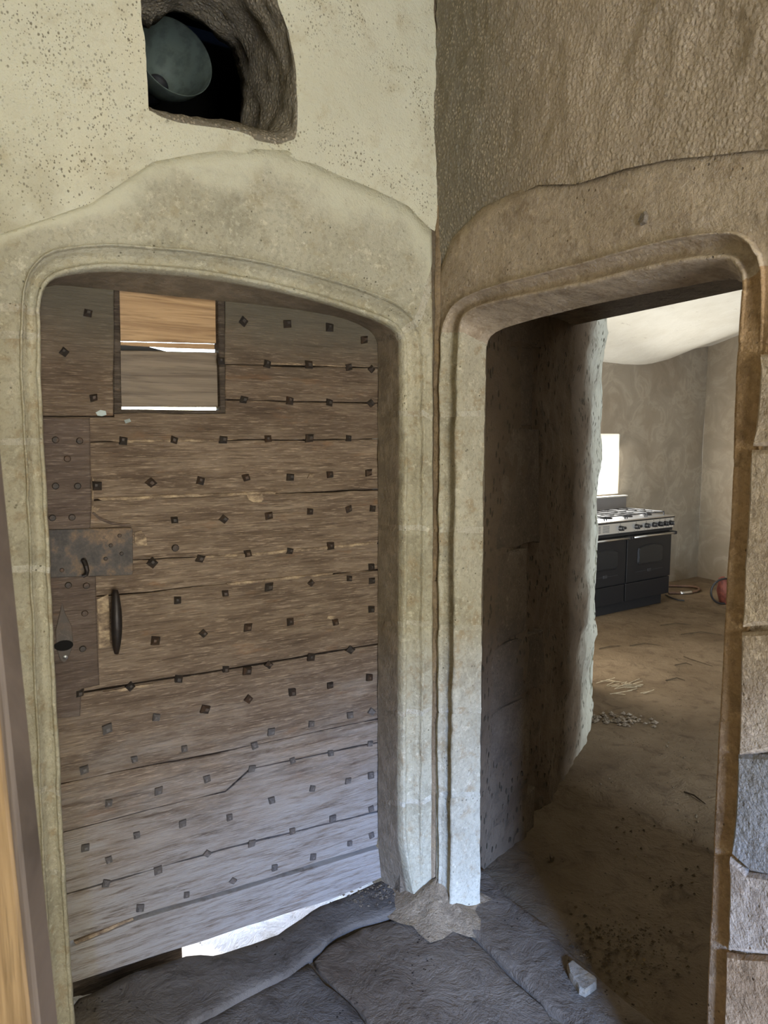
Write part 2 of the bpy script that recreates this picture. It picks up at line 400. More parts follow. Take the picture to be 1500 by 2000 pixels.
M_SILL = mat_floor('worn_sill_stone', (.09, .074, .060), (.165, .142, .118), (.052, .041, .032))
M_PASS = mat_passage(); M_REV = mat_stone('shaded_reveal_stone', (.075, .054, .035), (.115, .082, .053), (.15, .11, .072), (.08, .055, .035), .6, .2); M_DARK = flat('shade_black', (.012, .011, .010), .95, 0, .05)  # reveal stones, recess void and keyhole: shade put into the colour
M_ROCK = mat_stone('rubble', (.13, .10, .07), (.20, .155, .105), (.27, .215, .15), (.09, .06, .04), .9, rand=.3)
M_ENAM = flat('grey_green_enamel', (.12, .148, .125), .6, 0, .25, .3)
M_OUT = mat_floor('sunlit_ground', (.62, .60, .56), (.75, .73, .70), (.45, .42, .36))

# ------------------------------------------------------------------ walls: fine grids with openings
def pin(P, poly):
    x, y = P[:, 0], P[:, 1]; n = len(poly); ins = np.zeros(len(P), bool)
    for i in range(n):
        x0, y0 = poly[i]; x1, y1 = poly[(i + 1) % n]
        c = ((y0 > y) != (y1 > y)); xi = (x1 - x0) * (y - y0) / ((y1 - y0) if y1 != y0 else 1e-12) + x0
        ins ^= c & (x < xi)
    return ins
def pnear(P, poly):
    best = np.full(len(P), 1e9); Q = np.zeros_like(P); n = len(poly)
    for i in range(n):
        a = poly[i]; b = poly[(i + 1) % n]; ab = b - a; L = ab @ ab + 1e-12
        t = np.clip(((P - a) @ ab) / L, 0, 1); q = a + t[:, None] * ab; d = np.linalg.norm(P - q, axis=1)
        m = d < best; best[m] = d[m]; Q[m] = q[m]
    return best, Q
def wall_grid(name, xs, zs, holes, depth, mat, M, smooth=True, **kw):
    X, Z = np.meshgrid(xs, zs); P = np.stack([X.ravel(), Z.ravel()], 1); nx, nz = len(xs), len(zs)
    cell = .72 * (xs[len(xs) // 2 + 1] - xs[len(xs) // 2])
    for h in holes:
        h = np.array(h); d, Q = pnear(P, h); m = d < cell; P[m] = Q[m]
    i = np.arange(nx * nz).reshape(nz, nx)
    F = np.stack([i[:-1, :-1].ravel(), i[:-1, 1:].ravel(), i[1:, 1:].ravel(), i[1:, :-1].ravel()], 1)
    cen = P[F].mean(1); keep = np.ones(len(F), bool)
    for h in holes: keep &= ~pin(cen, np.array(h))
    F = F[keep]; y = depth(P[:, 0], P[:, 1])
    used = np.unique(F); mp = -np.ones(len(P), int); mp[used] = np.arange(len(used))
    V = np.stack([P[:, 0], y, P[:, 1]], 1)[used]
    o = mesh_obj(name, V, mp[F], mat, None, M, smooth, **kw)
    return o

# ------------------------------------------------------------------ moulded door surrounds
def catmull(P, n_each):
    P = np.array(P, float); out = []; tt = []
    for i in range(len(P) - 1):
        p0 = P[max(i - 1, 0)]; p1 = P[i]; p2 = P[i + 1]; p3 = P[min(i + 2, len(P) - 1)]
        for j in range(n_each[i]):
            t = j / n_each[i]
            out.append(.5 * ((2 * p1) + (-p0 + p2) * t + (2 * p0 - 5 * p1 + 4 * p2 - p3) * t * t + (-p0 + 3 * p1 - 3 * p2 + p3) * t ** 3)); tt.append(i + t)
    out.append(P[-1]); tt.append(len(P) - 1)
    return np.array(out), np.array(tt)
PROF = [(0, .014), (.02, .012), (.035, -.003), (.07, -.008), (.115, -.007), (.145, .001), (.16, .012), (.20, .013), (.28, .024), (.42, .034), (.56, .037),
        (.68, .034), (.745, .029), (.76, .029), (.775, .017), (.82, .012), (.90, .012), (.96, .015), (1.0, .030)]
class Surround:
    def __init__(s, fr, rows, flatten, rev, seed, back, dk=1.0):
        inner_dep = .03 * dk; s.dk = dk
        s.fr = fr; s.rev = rev; s.seed = seed
        s.I = np.array([fr.on(*r[0], inner_dep) for r in rows]); s.Ou = np.array([fr.on(*r[1]) for r in rows]); s.O3 = np.array([fr.on(*r[2]) for r in rows])
        s.rows = rows
        s.B = np.array([fr.on(*b, inner_dep + rev) if b else s.I[i] + (back[-1] if i > 12 else back[-2]) for i, b in enumerate(back[:len(rows)])])
        ne = [max(2, int(np.linalg.norm(s.I[i + 1] - s.I[i]) / .022)) for i in range(len(rows) - 1)]
        s.In, s.t = catmull(s.I, ne); s.Out, _ = catmull(s.Ou, ne); s.Bk, _ = catmull(s.B, ne)
        s.Out3 = np.stack([np.interp(s.t, range(len(rows)), s.O3[:, k]) for k in (0, 1)], 1)
        s.fl = np.interp(s.t, range(len(rows)), [flatten(i) for i in range(len(rows))])
    def row_at(s, y, rng_):
        ks = list(range(*rng_)); ys = [s.rows[k][0][1] for k in ks]
        if ys[0] > ys[-1]: return float(np.interp(y, ys[::-1], ks[::-1]))
        return float(np.interp(y, ys, ks))
    def piece(s, name, t0, t1, mat, parent, off=0.0, label=None, amp=.004):
        ts = [t0] + [t for t in s.t if t0 + .02 < t < t1 - .02] + [t1]
        g = lambda A: np.stack([np.interp(ts, s.t, A[:, k]) for k in (0, 1)], 1)
        I, Ou, O3, Bk = g(s.In), g(s.Out), g(s.Out3), g(s.Bk); fl = np.interp(ts, s.t, s.fl)
        V = []; ncol = 0
        for k in range(len(ts)):
            col = [(O3[k], .05 + off)]
            nf = 7
            for j in range(nf): col.append((O3[k] + (Ou[k] - O3[k]) * (j / nf), (.0045 if j == 0 else .001) + off))
            for f, d in PROF: col.append((Ou[k] + (I[k] - Ou[k]) * f, s.dk * (d * (1 - fl[k]) + fl[k] * (.004 + .026 * max(0, f - .93) / .07)) + off))
            dlast = col[-1][1]
            for j in range(1, 6): col.append((I[k] + (Bk[k] - I[k]) * (j / 5), dlast + s.rev * j / 5))
            ncol = len(col); V += [(p[0], d, p[1]) for p, d in col]
        edge = ([0] + [j / 7 for j in range(7)] + [1] * (ncol - 8 - 5) + [2] * 5) * len(ts); ek = .25 + .75 * np.minimum(1, np.array(edge) * 2); flv = np.repeat(1 - .65 * fl, ncol)
        V = np.array(V); n1 = fbm(V[:, 0] * 14 + s.seed, V[:, 2] * 14 + V[:, 1] * 20, s.seed, 4)
        n2 = fbm(V[:, 0] * 40, V[:, 2] * 40 + V[:, 1] * 30, s.seed + 3, 2)
        V[:, 1] += (n1 * amp * 1.6 + n2 * amp * .6) * ek * flv
        n3 = fbm(V[:, 2] * 18 + V[:, 1] * 25, V[:, 0] * 18, s.seed + 9, 3); V[:, 0] += n3 * amp * 1.0 * flv; V[:, 2] += n2 * amp * .4
        F = [(k * ncol + j, k * ncol + j + 1, (k + 1) * ncol + j + 1, (k + 1) * ncol + j) for k in range(len(ts) - 1) for j in range(ncol - 1)]
        o = mesh_obj(name, V, F, mat, parent, None, True, label=label)
        a = o.data.attributes.new('edge', 'FLOAT', 'POINT'); a.data.foreach_set('value', np.array(edge, dtype=np.float32)); return o
    def build(s, parent, joints, namer, gap=.0085):
        """JOINTS: row positions of the mortar joints"""
        js = [0.0] + list(joints) + [len(s.rows) - 1.0]
        arc = np.concatenate([[0], np.cumsum(np.linalg.norm(np.diff(s.In, axis=0), axis=1))])
        tof = lambda a: float(np.interp(a, arc, s.t)); aof = lambda t: float(np.interp(t, s.t, arc))
        for k in range(len(js) - 1):
            a = tof(aof(js[k]) + (gap if k else 0)); b = tof(aof(js[k + 1]) - (gap if k < len(js) - 2 else 0))
            nm, mt = namer(k, .5 * (a + b)); s.piece(nm, a, b, mt, parent)
        for j in joints:
            nm, mt = namer(-1, j)
            s.piece('mortar_joint', tof(aof(j) - gap * 1.25), tof(aof(j) + gap * 1.25), mt, parent, .0012, None, .005)

rowsL = [((152, 2060), (106, 2060), (-70, 2060)), ((140, 1900), (94, 1900), (-70, 1900)), ((128, 1700), (82, 1700), (-70, 1700)),
 ((115, 1450), (71, 1450), (-70, 1450)), ((104, 1250), (62, 1250), (-70, 1250)), ((96, 1050), (55, 1050), (-70, 1050)),
 ((87, 870), (46, 870), (-70, 870)), ((80, 720), (39, 720), (-70, 720)), ((79, 610), (40, 600), (-70, 600)),
 ((84, 572), (47, 548), (-70, 560)), ((98, 550), (66, 512), (-70, 480)), ((130, 537), (105, 486), (50, 440)),
 ((200, 527), (200, 475), (180, 395)), ((300, 530), (300, 480), (300, 315)), ((400, 541), (402, 490), (440, 288)),
 ((500, 558), (504, 507), (560, 292)), ((600, 582), (608, 532), (650, 335)), ((680, 607), (700, 560), (740, 372)),
 ((735, 626), (760, 583), (800, 402)), ((765, 642), (797, 607), (845, 450)), ((779, 662), (818, 635), (846, 560)),
 ((783, 695), (829, 690), (846.5, 660)), ((783, 900), (829, 900), (847, 900)), ((781, 1300), (828, 1300), (846, 1300)),
 ((780, 1600), (826, 1600), (845, 1600)), ((789, 1690), (826, 1690), (845, 1690)), ((800, 1740), (828, 1740), (845, 1740)), ((808, 1800), (830, 1800), (845, 1800))]
backL = [None] * 9 + [(72, 588), (82, 568), (108, 557), (200, 565), (300, 575), (400, 585), (500, 595), (600, 608), (670, 622), (708, 637), (727, 650), (735, 667), (738, 700), (738, 900), (738, 1300), (738, 1600), (742, 1690), (746, 1740), (750, 1800), np.array([-.02, 0.0]), np.array([0.0, 0.0])]
SL = Surround(FL, rowsL, lambda i: {0: .7, 1: .5, 24: .2, 25: .7, 26: 1.0, 27: 1.0}.get(i, .25 if i < 8 else 0.0), .135, 3, backL)
trim1 = empty('trim_1', FL.M, kind='structure', label='moulded buff limestone surround of the closed plank door')
jl = [SL.row_at(y, (0, 9)) for y in (1708, 1545, 1113, 863, 664, 603)]
jr = [SL.row_at(y, (19, 27)) for y in (658, 830, 1040, 1215, 1380, 1555)]
def nmL(k, t):
    if k < 0: return 'mortar_joint', M_MORTAR
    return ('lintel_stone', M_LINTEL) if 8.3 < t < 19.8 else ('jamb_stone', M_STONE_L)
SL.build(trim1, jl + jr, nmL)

rowsR = [((890, 1815), (856, 1815), (850, 1815)), ((891, 1500), (856, 1500), (850, 1500)), ((895, 1300), (857, 1300), (851, 1300)),
 ((900, 900), (858, 900), (852, 900)), ((904, 700), (860, 700), (853, 700)), ((906, 650), (862, 650), (853, 640)),
 ((913, 624), (872, 615), (853, 590)), ((928, 609), (890, 592), (856, 530)), ((960, 597), (925, 571), (880, 465)),
 ((1020, 584), (985, 550), (940, 405)), ((1090, 570), (1060, 530), (1050, 352)), ((1160, 557), (1140, 510), (1130, 350)),
 ((1240, 537), (1220, 487), (1220, 320)), ((1310, 521), (1300, 467), (1310, 300)), ((1375, 512), (1370, 454), (1390, 292)),
 ((1420, 510), (1425, 451), (1470, 281)), ((1441, 520), (1460, 462), (1750, 262)), ((1451, 536), (1482, 487), (1740, 400)),
 ((1455, 560), (1491, 525), (1720, 560)), ((1447, 700), (1487, 700), (1492, 700)), ((1436, 1000), (1473, 1000), (1478, 1000)),
 ((1422, 1250), (1455, 1250), (1460, 1250)), ((1408, 1500), (1447, 1500), (1452, 1500)), ((1400, 1700), (1433, 1700), (1438, 1700)),
 ((1392, 1900), (1420, 1900), (1425, 1900)), ((1386, 2080), (1414, 2080), (1419, 2080))]
backR = [(937, 1815), (938, 1500), (940, 1300), (945, 900), (949, 700), (952, 675), (960, 657), (985, 641), (1030, 627), (1075, 615), (1125, 603), (1185, 589), (1250, 576), (1315, 564), (1375, 553), (1420, 546), (1441, 545), (1452, 552)] + [None] * 8 + [np.array([0.0, 0.0]), np.array([.01, 0.0])]
SR = Surround(FR, rowsR, lambda i: 1.0 if i >= 19 else (.55 if i == 18 else (.7 if i == 0 else 0.0)), .100, 21, backR, .75)
trim2 = empty('trim_2', FR.M, kind='structure', label='moulded stone surround of the open doorway to the kitchen')
jl2 = [SR.row_at(y, (0, 7)) for y in (1555, 1380, 1215, 1040, 830, 658)]
jr2 = [SR.row_at(y, (18, 26)) for y in (566, 686, 905, 1180, 1395, 1660)]
def nmR(k, t):
    if k < 0: return 'mortar_joint', (M_MORTAR_P if t < 10 else M_STONE_J)
    if t < 5.2: return 'jamb_stone', M_STONE_P
    if t < 18.2: return 'lintel_stone', M_STONE_R
    return 'jamb_stone', M_STONE_J
SR.build(trim2, jl2 + jr2, nmR)

def shrink(P, c, k):
    P = np.array(P); c = np.array(c); v = P - c; L = np.linalg.norm(v, axis=1, keepdims=True); return P - v / L * k
holeL = shrink(SL.Out3, (-.65, 1.1), .012); holeL[:, 0] = np.where(SL.Out3[:, 0] > -.03, .03, holeL[:, 0])
holeL = np.concatenate([[(holeL[0][0], -.2)], holeL, [(.03, -.2)]])
nfront = [(278, -150), (279, 0), (283, 100), (290, 205), (303, 222), (335, 238), (400, 248), (460, 256), (500, 268), (540, 277), (575, 272), (585, 240), (586, 180), (578, 110), (560, 50), (545, 0), (530, -80), (500, -150), (400, -170)]
nback = [(200, 30), (200, 60), (200, 120), (200, 240), (215, 262), (260, 268), (330, 274), (390, 274), (430, 274), (455, 274), (462, 262), (465, 235), (468, 190), (466, 150), (455, 102), (420, 75), (380, 45), (345, 30), (290, 42)]
NF = np.array([FL.on(*p) for p in nfront]); NB = np.array([FL.on(*p, .42) for p in nback])
def loopres(P, n):
    Q = np.concatenate([P, P[:1]]); ne = [n] * len(P); return catmull(Q, ne)[0][:-1]
NFd, NBd = loopres(NF, 8), loopres(NB, 8)
NFd = NFd + np.stack([fbm(NFd[:, 0] * 12, NFd[:, 1] * 12, 5, 3), fbm(NFd[:, 0] * 12 + 9, NFd[:, 1] * 12, 8, 3)], 1) * .012
def depL(x, z):
    e = -.0035 + fbm(x * 1.3, z * 1.3, 31, 3) * .022 + fbm(x * 9, z * 9, 33, 3) * .004
    d, _ = pnear(np.stack([x, z], 1), holeL)
    k = sstep(0, .25, d); e = e * k + .007 * (1 - sstep(0, .035, d)) + k * fbm(x * 30, z * 30, 34, 2) * .002
    dn, _ = pnear(np.stack([x, z], 1), NFd); return e * sstep(0, .10, dn) + .012 * (1 - sstep(0, .05, dn)) * (x > NFd[:, 0].mean() + .05)
xsL = np.concatenate([np.linspace(-2.3, -1.5, 20)[:-1], np.arange(-1.5, .0001, .0125)]); xsL[-1] = .004
zsL = np.concatenate([np.linspace(-.1, 1.95, 80)[:-1], np.arange(1.95, 3.4, .0125)])
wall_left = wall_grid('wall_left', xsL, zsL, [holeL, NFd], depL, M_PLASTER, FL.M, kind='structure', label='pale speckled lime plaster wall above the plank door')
# deep rough recess in it
rings = []; NR = 14
fd = depL(NFd[:, 0], NFd[:, 1])
for k in range(NR + 1):
    t = k / NR; q = NFd + (NBd - NFd) * (t ** .85)
    amp = .030 * math.sin(min(1, t * 2) * math.pi / 2) * (0 if k == 0 else 1)
    y = fd * (1 - t) + .42 * (1 - math.cos(t * math.pi / 2)) ** .85 + amp * .6 * fbm(q[:, 0] * 16 + k, q[:, 1] * 16 + k * .7, 55, 3)
    q = q + amp * np.stack([fbm(q[:, 0] * 10 + k * .8, q[:, 1] * 10, 51, 4), fbm(q[:, 0] * 10, q[:, 1] * 10 + k * .8, 52, 4)], 1)
    rings.append(np.stack([q[:, 0], y, q[:, 1]], 1))
c_ = rings[-1].mean(0); q_ = c_ + (rings[-1] - c_) * 7; q_[:, 1] = .44; q_[:, 2] = np.clip(q_[:, 2], 2.405, 3.49); q_[:, 0] = np.clip(q_[:, 0], -1.49, .09); rings.append(q_); NR += 1
n = len(NFd); V = np.concatenate(rings)
F = [(k * n + j, k * n + (j + 1) % n, (k + 1) * n + (j + 1) % n, (k + 1) * n + j) for k in range(NR) for j in range(n)]
mesh_obj('recess_lining', V, F, M_RENDER, wall_left, None, True)
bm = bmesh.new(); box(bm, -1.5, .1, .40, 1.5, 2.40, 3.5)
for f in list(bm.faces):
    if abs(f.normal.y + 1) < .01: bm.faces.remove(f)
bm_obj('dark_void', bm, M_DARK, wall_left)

holeR = shrink(SR.Out3, (.6, 1.1), .012)
holeR[:, 0] = np.where(SR.Out3[:, 0] < .03, np.maximum(SR.Out3[:, 0], .004), holeR[:, 0])
holeR = np.concatenate([[(holeR[0][0], -.2)], holeR, [(holeR[-1][0], -.2)]])
def depR(x, z):
    pl = np.array([FR.on(*p) for p in ((850, 560), (900, 440), (940, 400), (1050, 350), (1130, 350), (1220, 319), (1310, 299), (1500, 279), (1570, 272))])
    d, _ = pnear(np.stack([x, z], 1), holeR)
    e = -.010 + fbm(x * 1.7, z * 1.7, 61, 3) * .030 + fbm(x * 8, z * 8, 62, 3) * .007 + fbm(x * 45, z * 30, 63, 2) * .006
    k = sstep(0, .16, d); lf = 1 - sstep(.30, .60, x); e = e * (k + (1 - k) * 0) + (-.005 + fbm(x * 20, z * 20, 64, 2) * .006) * (1 - k) * (1 - lf) + lf * .009 * (1 - sstep(0, .05, d))
    kk = sstep(1.02, 1.10, x) * (1 - sstep(1.80, 1.95, z)); return e * (1 - kk) + kk * (.006 * (1 - sstep(0, .06, d)) + fbm(x * 12, z * 12, 67, 3) * .006 + .002)
xsR = np.concatenate([np.arange(.0, 1.6, .0125), np.linspace(1.6, 5.16, 30)]); zsR = np.concatenate([np.linspace(-.1, 1.8, 110)[:-1], np.arange(1.8, 3.4, .0125)])
wall_right = wall_grid('wall_right', xsR, zsR, [holeR], depR, M_RENDER, FR.M, kind='structure', label='grey-brown rough-cast wall above the open doorway')
# proud stones beside the right jamb
def wstone(poly, mat, y0=-.03, seed=0):
    bm = slab([FR.on(*p) for p in poly], y0, .03, .008, .03, .007, seed)
    return bm_obj('wall_stone', bm, mat, wall_right)
M_GRIT = mat_stone('grit', (.10, .085, .07), (.16, .135, .11), (.24, .20, .16), rand=.2)
M_BLUESTONE = mat_stone('grey_block', (.24, .225, .20), (.34, .32, .29), (.41, .39, .36), (.20, .17, .13), .8)
wstone([(1446, 1474), (1720, 1461), (1720, 1735), (1470, 1700), (1434, 1668)], M_BLUESTONE, -.013, 3)
wstone([(1452, 1232), (1720, 1210), (1720, 1456), (1446, 1471)], M_STONE_R, -.012, 4)
wstone([(1432, 1674), (1468, 1704), (1720, 1740), (1720, 1885), (1424, 1855)], M_STONE_R, -.012, 5)
wstone([(1423, 1860), (1720, 1890), (1720, 2060), (1414, 2060)], M_STONE_J, -.011, 6)
wstone([(1474, 880), (1720, 870), (1720, 1205), (1454, 1227)], M_STONE_R, -.012, 7)
wstone([(1488, 690), (1720, 690), (1720, 866), (1476, 875)], M_STONE_R, -.012, 8)
# chipped hollow and dark stone chip in the right wall
bm = slab([FR.on(*p) for p in ((1253, 418), (1262, 411), (1266, 420), (1262, 436), (1252, 441), (1248, 432))], -.008, .02, .004, .01, .004, 4)
bm_obj('wall_stone', bm, M_GRIT, wall_right)

# dark corner joint and mortar heap at the foot of the pier
bm = bmesh.new()
zz = np.linspace(-.05, 2.34, 70); prev = None
for z in zz:
    a = .010 + .006 * float(fbm(z * 9, 3, 71, 3)); b = .012 + .007 * float(fbm(z * 11, 8, 72, 3))
    pts = [FL.w(-a, .004, z), FL.w(0, .006 + .004 * float(fbm(z * 20, 1, 3, 2)), z) - .010 * FR.n * 0 , FR.w(b, .002, z)]
    pts[1] = FL.w(-.004, -.006, z) + FR.u * .002
    cur = [bm.verts.new(p) for p in pts]
    if prev:
        for j in range(2): bm.faces.new((prev[j], prev[j + 1], cur[j + 1], cur[j]))
    prev = cur
cj = bm_obj('trim_3', bm, M_MORTAR_B, None, None, True, kind='structure', label='brown mortar joint in the inner corner between the two doorways')
nth, nr = 28, 9; V = []; F = []
for i in range(nr):
    r = i / (nr - 1)
    for j in range(nth):
        a = 2 * math.pi * j / nth; R = .19 * (1 + .45 * float(vnoise(j * .5, 2, 5))) * r
        V.append((CR[0] + math.cos(a) * R + .02, CR[1] + math.sin(a) * R - .02, .095 * (1 - r) ** 1.5 - .004 + .010 * float(fbm(i * .6, j * .6, 9, 2))))
for i in range(nr - 1):
    for j in range(nth): F.append((i * nth + j, i * nth + (j + 1) % nth, (i + 1) * nth + (j + 1) % nth, (i + 1) * nth + j))
mesh_obj('mortar_heap', V, F, M_MORTAR_B, cj, None, True)

# ------------------------------------------------------------------ passage wall behind the right doorway
pp = [(936, 1700), (985, 1652), (1025, 1620), (1055, 1590), (1085, 1560), (1113, 1522), (1140, 1480), (1154, 1438), (1163, 1398)]
PW = [hitz(*p)[:2] for p in pp]
last = PW[-1]; dirn = np.array([.35, .94])
PW += [last + np.array([-.005, .06]), last + np.array([-.05, .14]), last + np.array([-.14, .22]), last + np.array([-.5, .40]), last + np.array([-1.9, 1.0])]
PW = np.array(PW); PWd, tw = catmull(PW, [10] * (len(PW) - 1)); zs = np.linspace(-.03, 2.9, 120)
nrm = np.gradient(PWd, axis=0); nrm = np.stack([nrm[:, 1], -nrm[:, 0]], 1); nrm /= np.linalg.norm(nrm, axis=1, keepdims=True)
V = []; at = []
for z in zs:
    s = tw * .2; nz_ = fbm(s * 5, np.full_like(s, z * 4), 81, 4) * .035 + fbm(s * 20, np.full_like(s, z * 16), 82, 3) * .012
    step = -.03 * sstep(1.9, 2.15, tw)
    p = PWd + nrm * (nz_ * sstep(0, 1.5, tw) + step)[:, None]
    p = p + np.array([.01, .005]) * (sstep(1.2, 2.2, z) * .4) * sstep(3, 6, tw)[:, None]
    V += [(a, b, z) for a, b in p]; at += list(np.clip(tw / 9.0, 0, 1))
m = len(PWd); F = [(i * m + j, i * m + j + 1, (i + 1) * m + j + 1, (i + 1) * m + j) for i in range(len(zs) - 1) for j in range(m - 1)]
wp = mesh_obj('wall_passage', V, F, M_PASS, None, None, True, kind='structure', label='brown stone wall, darkened for shade, of the passage behind the open doorway')
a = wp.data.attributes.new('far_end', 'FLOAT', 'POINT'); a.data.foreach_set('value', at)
# dressed reveal stones at its near end
def reveal(y0, y1, extra, sh):
    pa, pb = hitz(938, 1692)[:2], hitz(1027 + extra, 1618 - extra * .8)[:2]
    u = pb - pa; Lg = np.linalg.norm(u); u3 = np.array([u[0] / Lg, u[1] / Lg, 0]); fr = Frame((pa[0], pa[1]), u3)
    za = fr.on(950, y0)[1]; zb = fr.on(950, y1)[1]
    bm = slab([(0, zb), (Lg + .02 * sh, zb), (Lg, za), (0, za)], -.002, .05, .005, .02, .016, y0)
    MM = fr.M.copy(); bm.transform(MM)
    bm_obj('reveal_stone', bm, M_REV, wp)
for y0, y1, ex, sh in ((520, 655, 10, 1), (663, 826, -6, 0), (834, 1080, 8, 1), (1088, 1266, -8, 0), (1274, 1396, 26, 1), (1404, 1600, 5, -1), (1608, 1700, 16, 0)):
    reveal(y0, y1, ex, sh)
bm = bmesh.new()
pc = hitz(952, 1680)[:2]; fr = Frame((pc[0], pc[1]), FR.u); zc = fr.on(950, 1206)[1]; xc = fr.on(957, 1206)[0]
tube(bm, [(xc - .03, .03, zc - .012), (xc - .005, -.03, zc - .008), (xc + .012, -.04, zc + .004), (xc + .024, -.045, zc - .002), (xc + .034, -.043, zc - .022)], [.008, .008, .007, .006, .004], 8)
bm.transform(fr.M); bm_obj('iron_pintle', bm, M_NAIL, wp, label='bent iron pintle in the reveal')

# ------------------------------------------------------------------ the plank door
DD = .168
door = empty('door_1', FL.M @ Matrix.Translation((-.65, DD, 0)), kind='structure', label='old studded oak plank door with a patched hatch and iron lock plate', cat='door')
DOFF = Matrix.Translation((.65, -DD, 0))
def D(px, py, dep=0.0): return FL.on(px, py, DD + dep)
def dslab(name, poly, y0, y1, mat, parent=door, bev=.004, step=.06, jit=.004, seed=0, **kw):
    bm = slab([D(*p, max(0.0, y0)) for p in poly], DD + y0, DD + y1, bev, step, jit, seed); bm.transform(DOFF) if parent is door else bm.transform(DOFF)
    return bm_obj(name, bm, mat, parent, None, False, **kw)
XL, XR = 62, 737
def wide(p): return [(748 if 733 <= x <= 739 and y < 1600 else x, y) for x, y in p]
# planks, top to bottom (pixel outlines on the door's own plane)
planks = [
 [(XL, 520), (104, 522), (222, 522), (222, 812), (XL, 813)],
 [(441, 530), (650, 540), (748, 600), (748, 668), (736, 717), (441, 711)],
 [(441, 713), (736, 719), (736, 787), (441, 780)],
 [(XL, 815), (222, 814), (222, 808), (441, 808), (441, 782), (736, 789), (735, 856), (440, 859), (200, 862), (XL, 865)],
 [(XL, 867), (200, 864), (440, 861), (735, 858), (735, 955), (480, 964), (190, 975), (XL, 979)],
 [(XL, 981), (190, 977), (480, 966), (735, 957), (735, 1059), (480, 1084), (260, 1092), (XL, 1100)],
 [(XL, 1102), (260, 1094), (480, 1086), (735, 1061), (735, 1111), (440, 1140), (200, 1164), (XL, 1178)],
 [(XL, 1180), (200, 1166), (440, 1142), (735, 1113), (735, 1255), (440, 1306), (200, 1345), (XL, 1368)],
 [(XL, 1371), (200, 1348), (440, 1309), (735, 1258), (735, 1401), (420, 1471), (240, 1505), (XL, 1542)],
 [(XL, 1545), (240, 1507), (420, 1473), (735, 1403), (735, 1447), (488, 1502), (440, 1545), (300, 1580), (XL, 1640)],
 [(XL, 1643), (300, 1582), (441, 1547), (490, 1504), (735, 1449), (735, 1582), (430, 1660), (270, 1706), (XL, 1765)],
 [(XL, 1768), (270, 1708), (430, 1662), (735, 1585), (736, 1650), (500, 1722), (270, 1788), (140, 1838), (XL, 1866)],
 [(XL, 1872), (140, 1845), (270, 1794), (500, 1727), (736, 1655), (742, 1712), (700, 1732), (621, 1762), (480, 1806), (360, 1846), (140, 1916), (XL, 1944)]]
for i, p in enumerate(planks):
    prd = [0, .0, .001, .0, .003, .001, .002, .0, .004, .002, .003, .001, -.010][i]
    dslab('plank', wide(p), prd, .045, M_OAK, seed=i * 3, bev=.0022, step=.03, jit=.0045)
# boards added behind the planks to stop daylight leaking through the joints
for k, p in enumerate(([(XL, 540), (222, 540), (222, 1700), (XL, 1760)], [(441, 540), (700, 600), (728, 690), (728, 1600), (441, 1680)], [(222, 815), (441, 812), (441, 1670), (222, 1710)])):
    dslab('back_board', p, .046, .07, M_OAK2, seed=90 + k)
# hatch
dslab('hatch_frame', [(222, 520), (233, 525), (238, 799), (430, 801), (426, 530), (440, 530), (441, 808), (222, 808)], .004, .05, M_OAKF, jit=.002, bev=.003)
dslab('hatch_board', [(215, 525), (425, 525), (425, 670), (215, 664)], .035, .055, M_PINE, jit=.001, bev=.002, label='pale pine board closing the top of the hatch')
dslab('hatch_rail', [(215, 667), (428, 672), (428, 682), (340, 679), (215, 672)], .055, .07, M_PINE, jit=0, bev=.001)
dslab('hatch_board', [(215, 684), (432, 688), (432, 795), (215, 794)], .030, .05, M_PINE2, jit=.001, bev=.002, label='weathered brown board in the lower hatch')
dslab('iron_strap', [(225, 673), (250, 673), (290, 677), (325, 686), (325, 690), (225, 690)], .075, .085, M_BLACK2, jit=0, bev=.001)
# vertical lock boards
dslab('lock_board', [(XL, 816), (175, 817), (177, 900), (179, 992), (177, 1034), (XL, 1036)], -.006, .02, M_OAK2, jit=.003)
dslab('lock_board', [(XL, 1124), (187, 1124), (190, 1240), (194, 1338), (160, 1346), (157, 1398), (XL, 1408)], -.006, .02, M_OAK2, jit=.003)
# pale torn wood along the joints
for k, p in enumerate(([(205, 860), (300, 859), (420, 857), (470, 857), (420, 861), (300, 864), (240, 865)], [(188, 974), (300, 968), (420, 963), (540, 960), (538, 965), (420, 968), (300, 974), (200, 979)],
   [(380, 1088), (480, 1081), (560, 1073), (735, 1058), (735, 1063), (560, 1079), (480, 1086), (385, 1092)], [(442, 1138), (560, 1126), (650, 1117), (650, 1121), (560, 1131), (445, 1143)],
   [(482, 965), (512, 962), (515, 974), (510, 981), (495, 980), (486, 975)], [(262, 1040), (275, 1036), (284, 1050), (287, 1066), (268, 1066), (262, 1060)],
   [(184, 990), (196, 992), (190, 1000), (182, 1004), (177, 998)], [(179, 930), (183, 940), (183, 990), (179, 996)], [(200, 1350), (240, 1343), (300, 1336), (300, 1340), (240, 1349)],
   [(520, 709), (600, 711), (676, 715), (676, 718), (600, 714), (520, 713)], [(144, 1839), (260, 1792), (262, 1796), (150, 1846)], [(604, 925), (616, 930), (600, 934)], [(640, 1202), (655, 1203), (652, 1210), (638, 1208)])):
    dslab('splinter', p, -.0025, .03, M_SPL, jit=.004, step=.02, bev=.001, seed=k)
bm = bmesh.new(); tube(bm, [(*D(*p)[:1], DD - .005, D(*p)[1]) for p in ((181, 1001), (195, 1013), (215, 1021), (238, 1025), (254, 1026))], .004, 6); bm.transform(DOFF); bm_obj('carved_ridge', bm, M_OAK2, door)
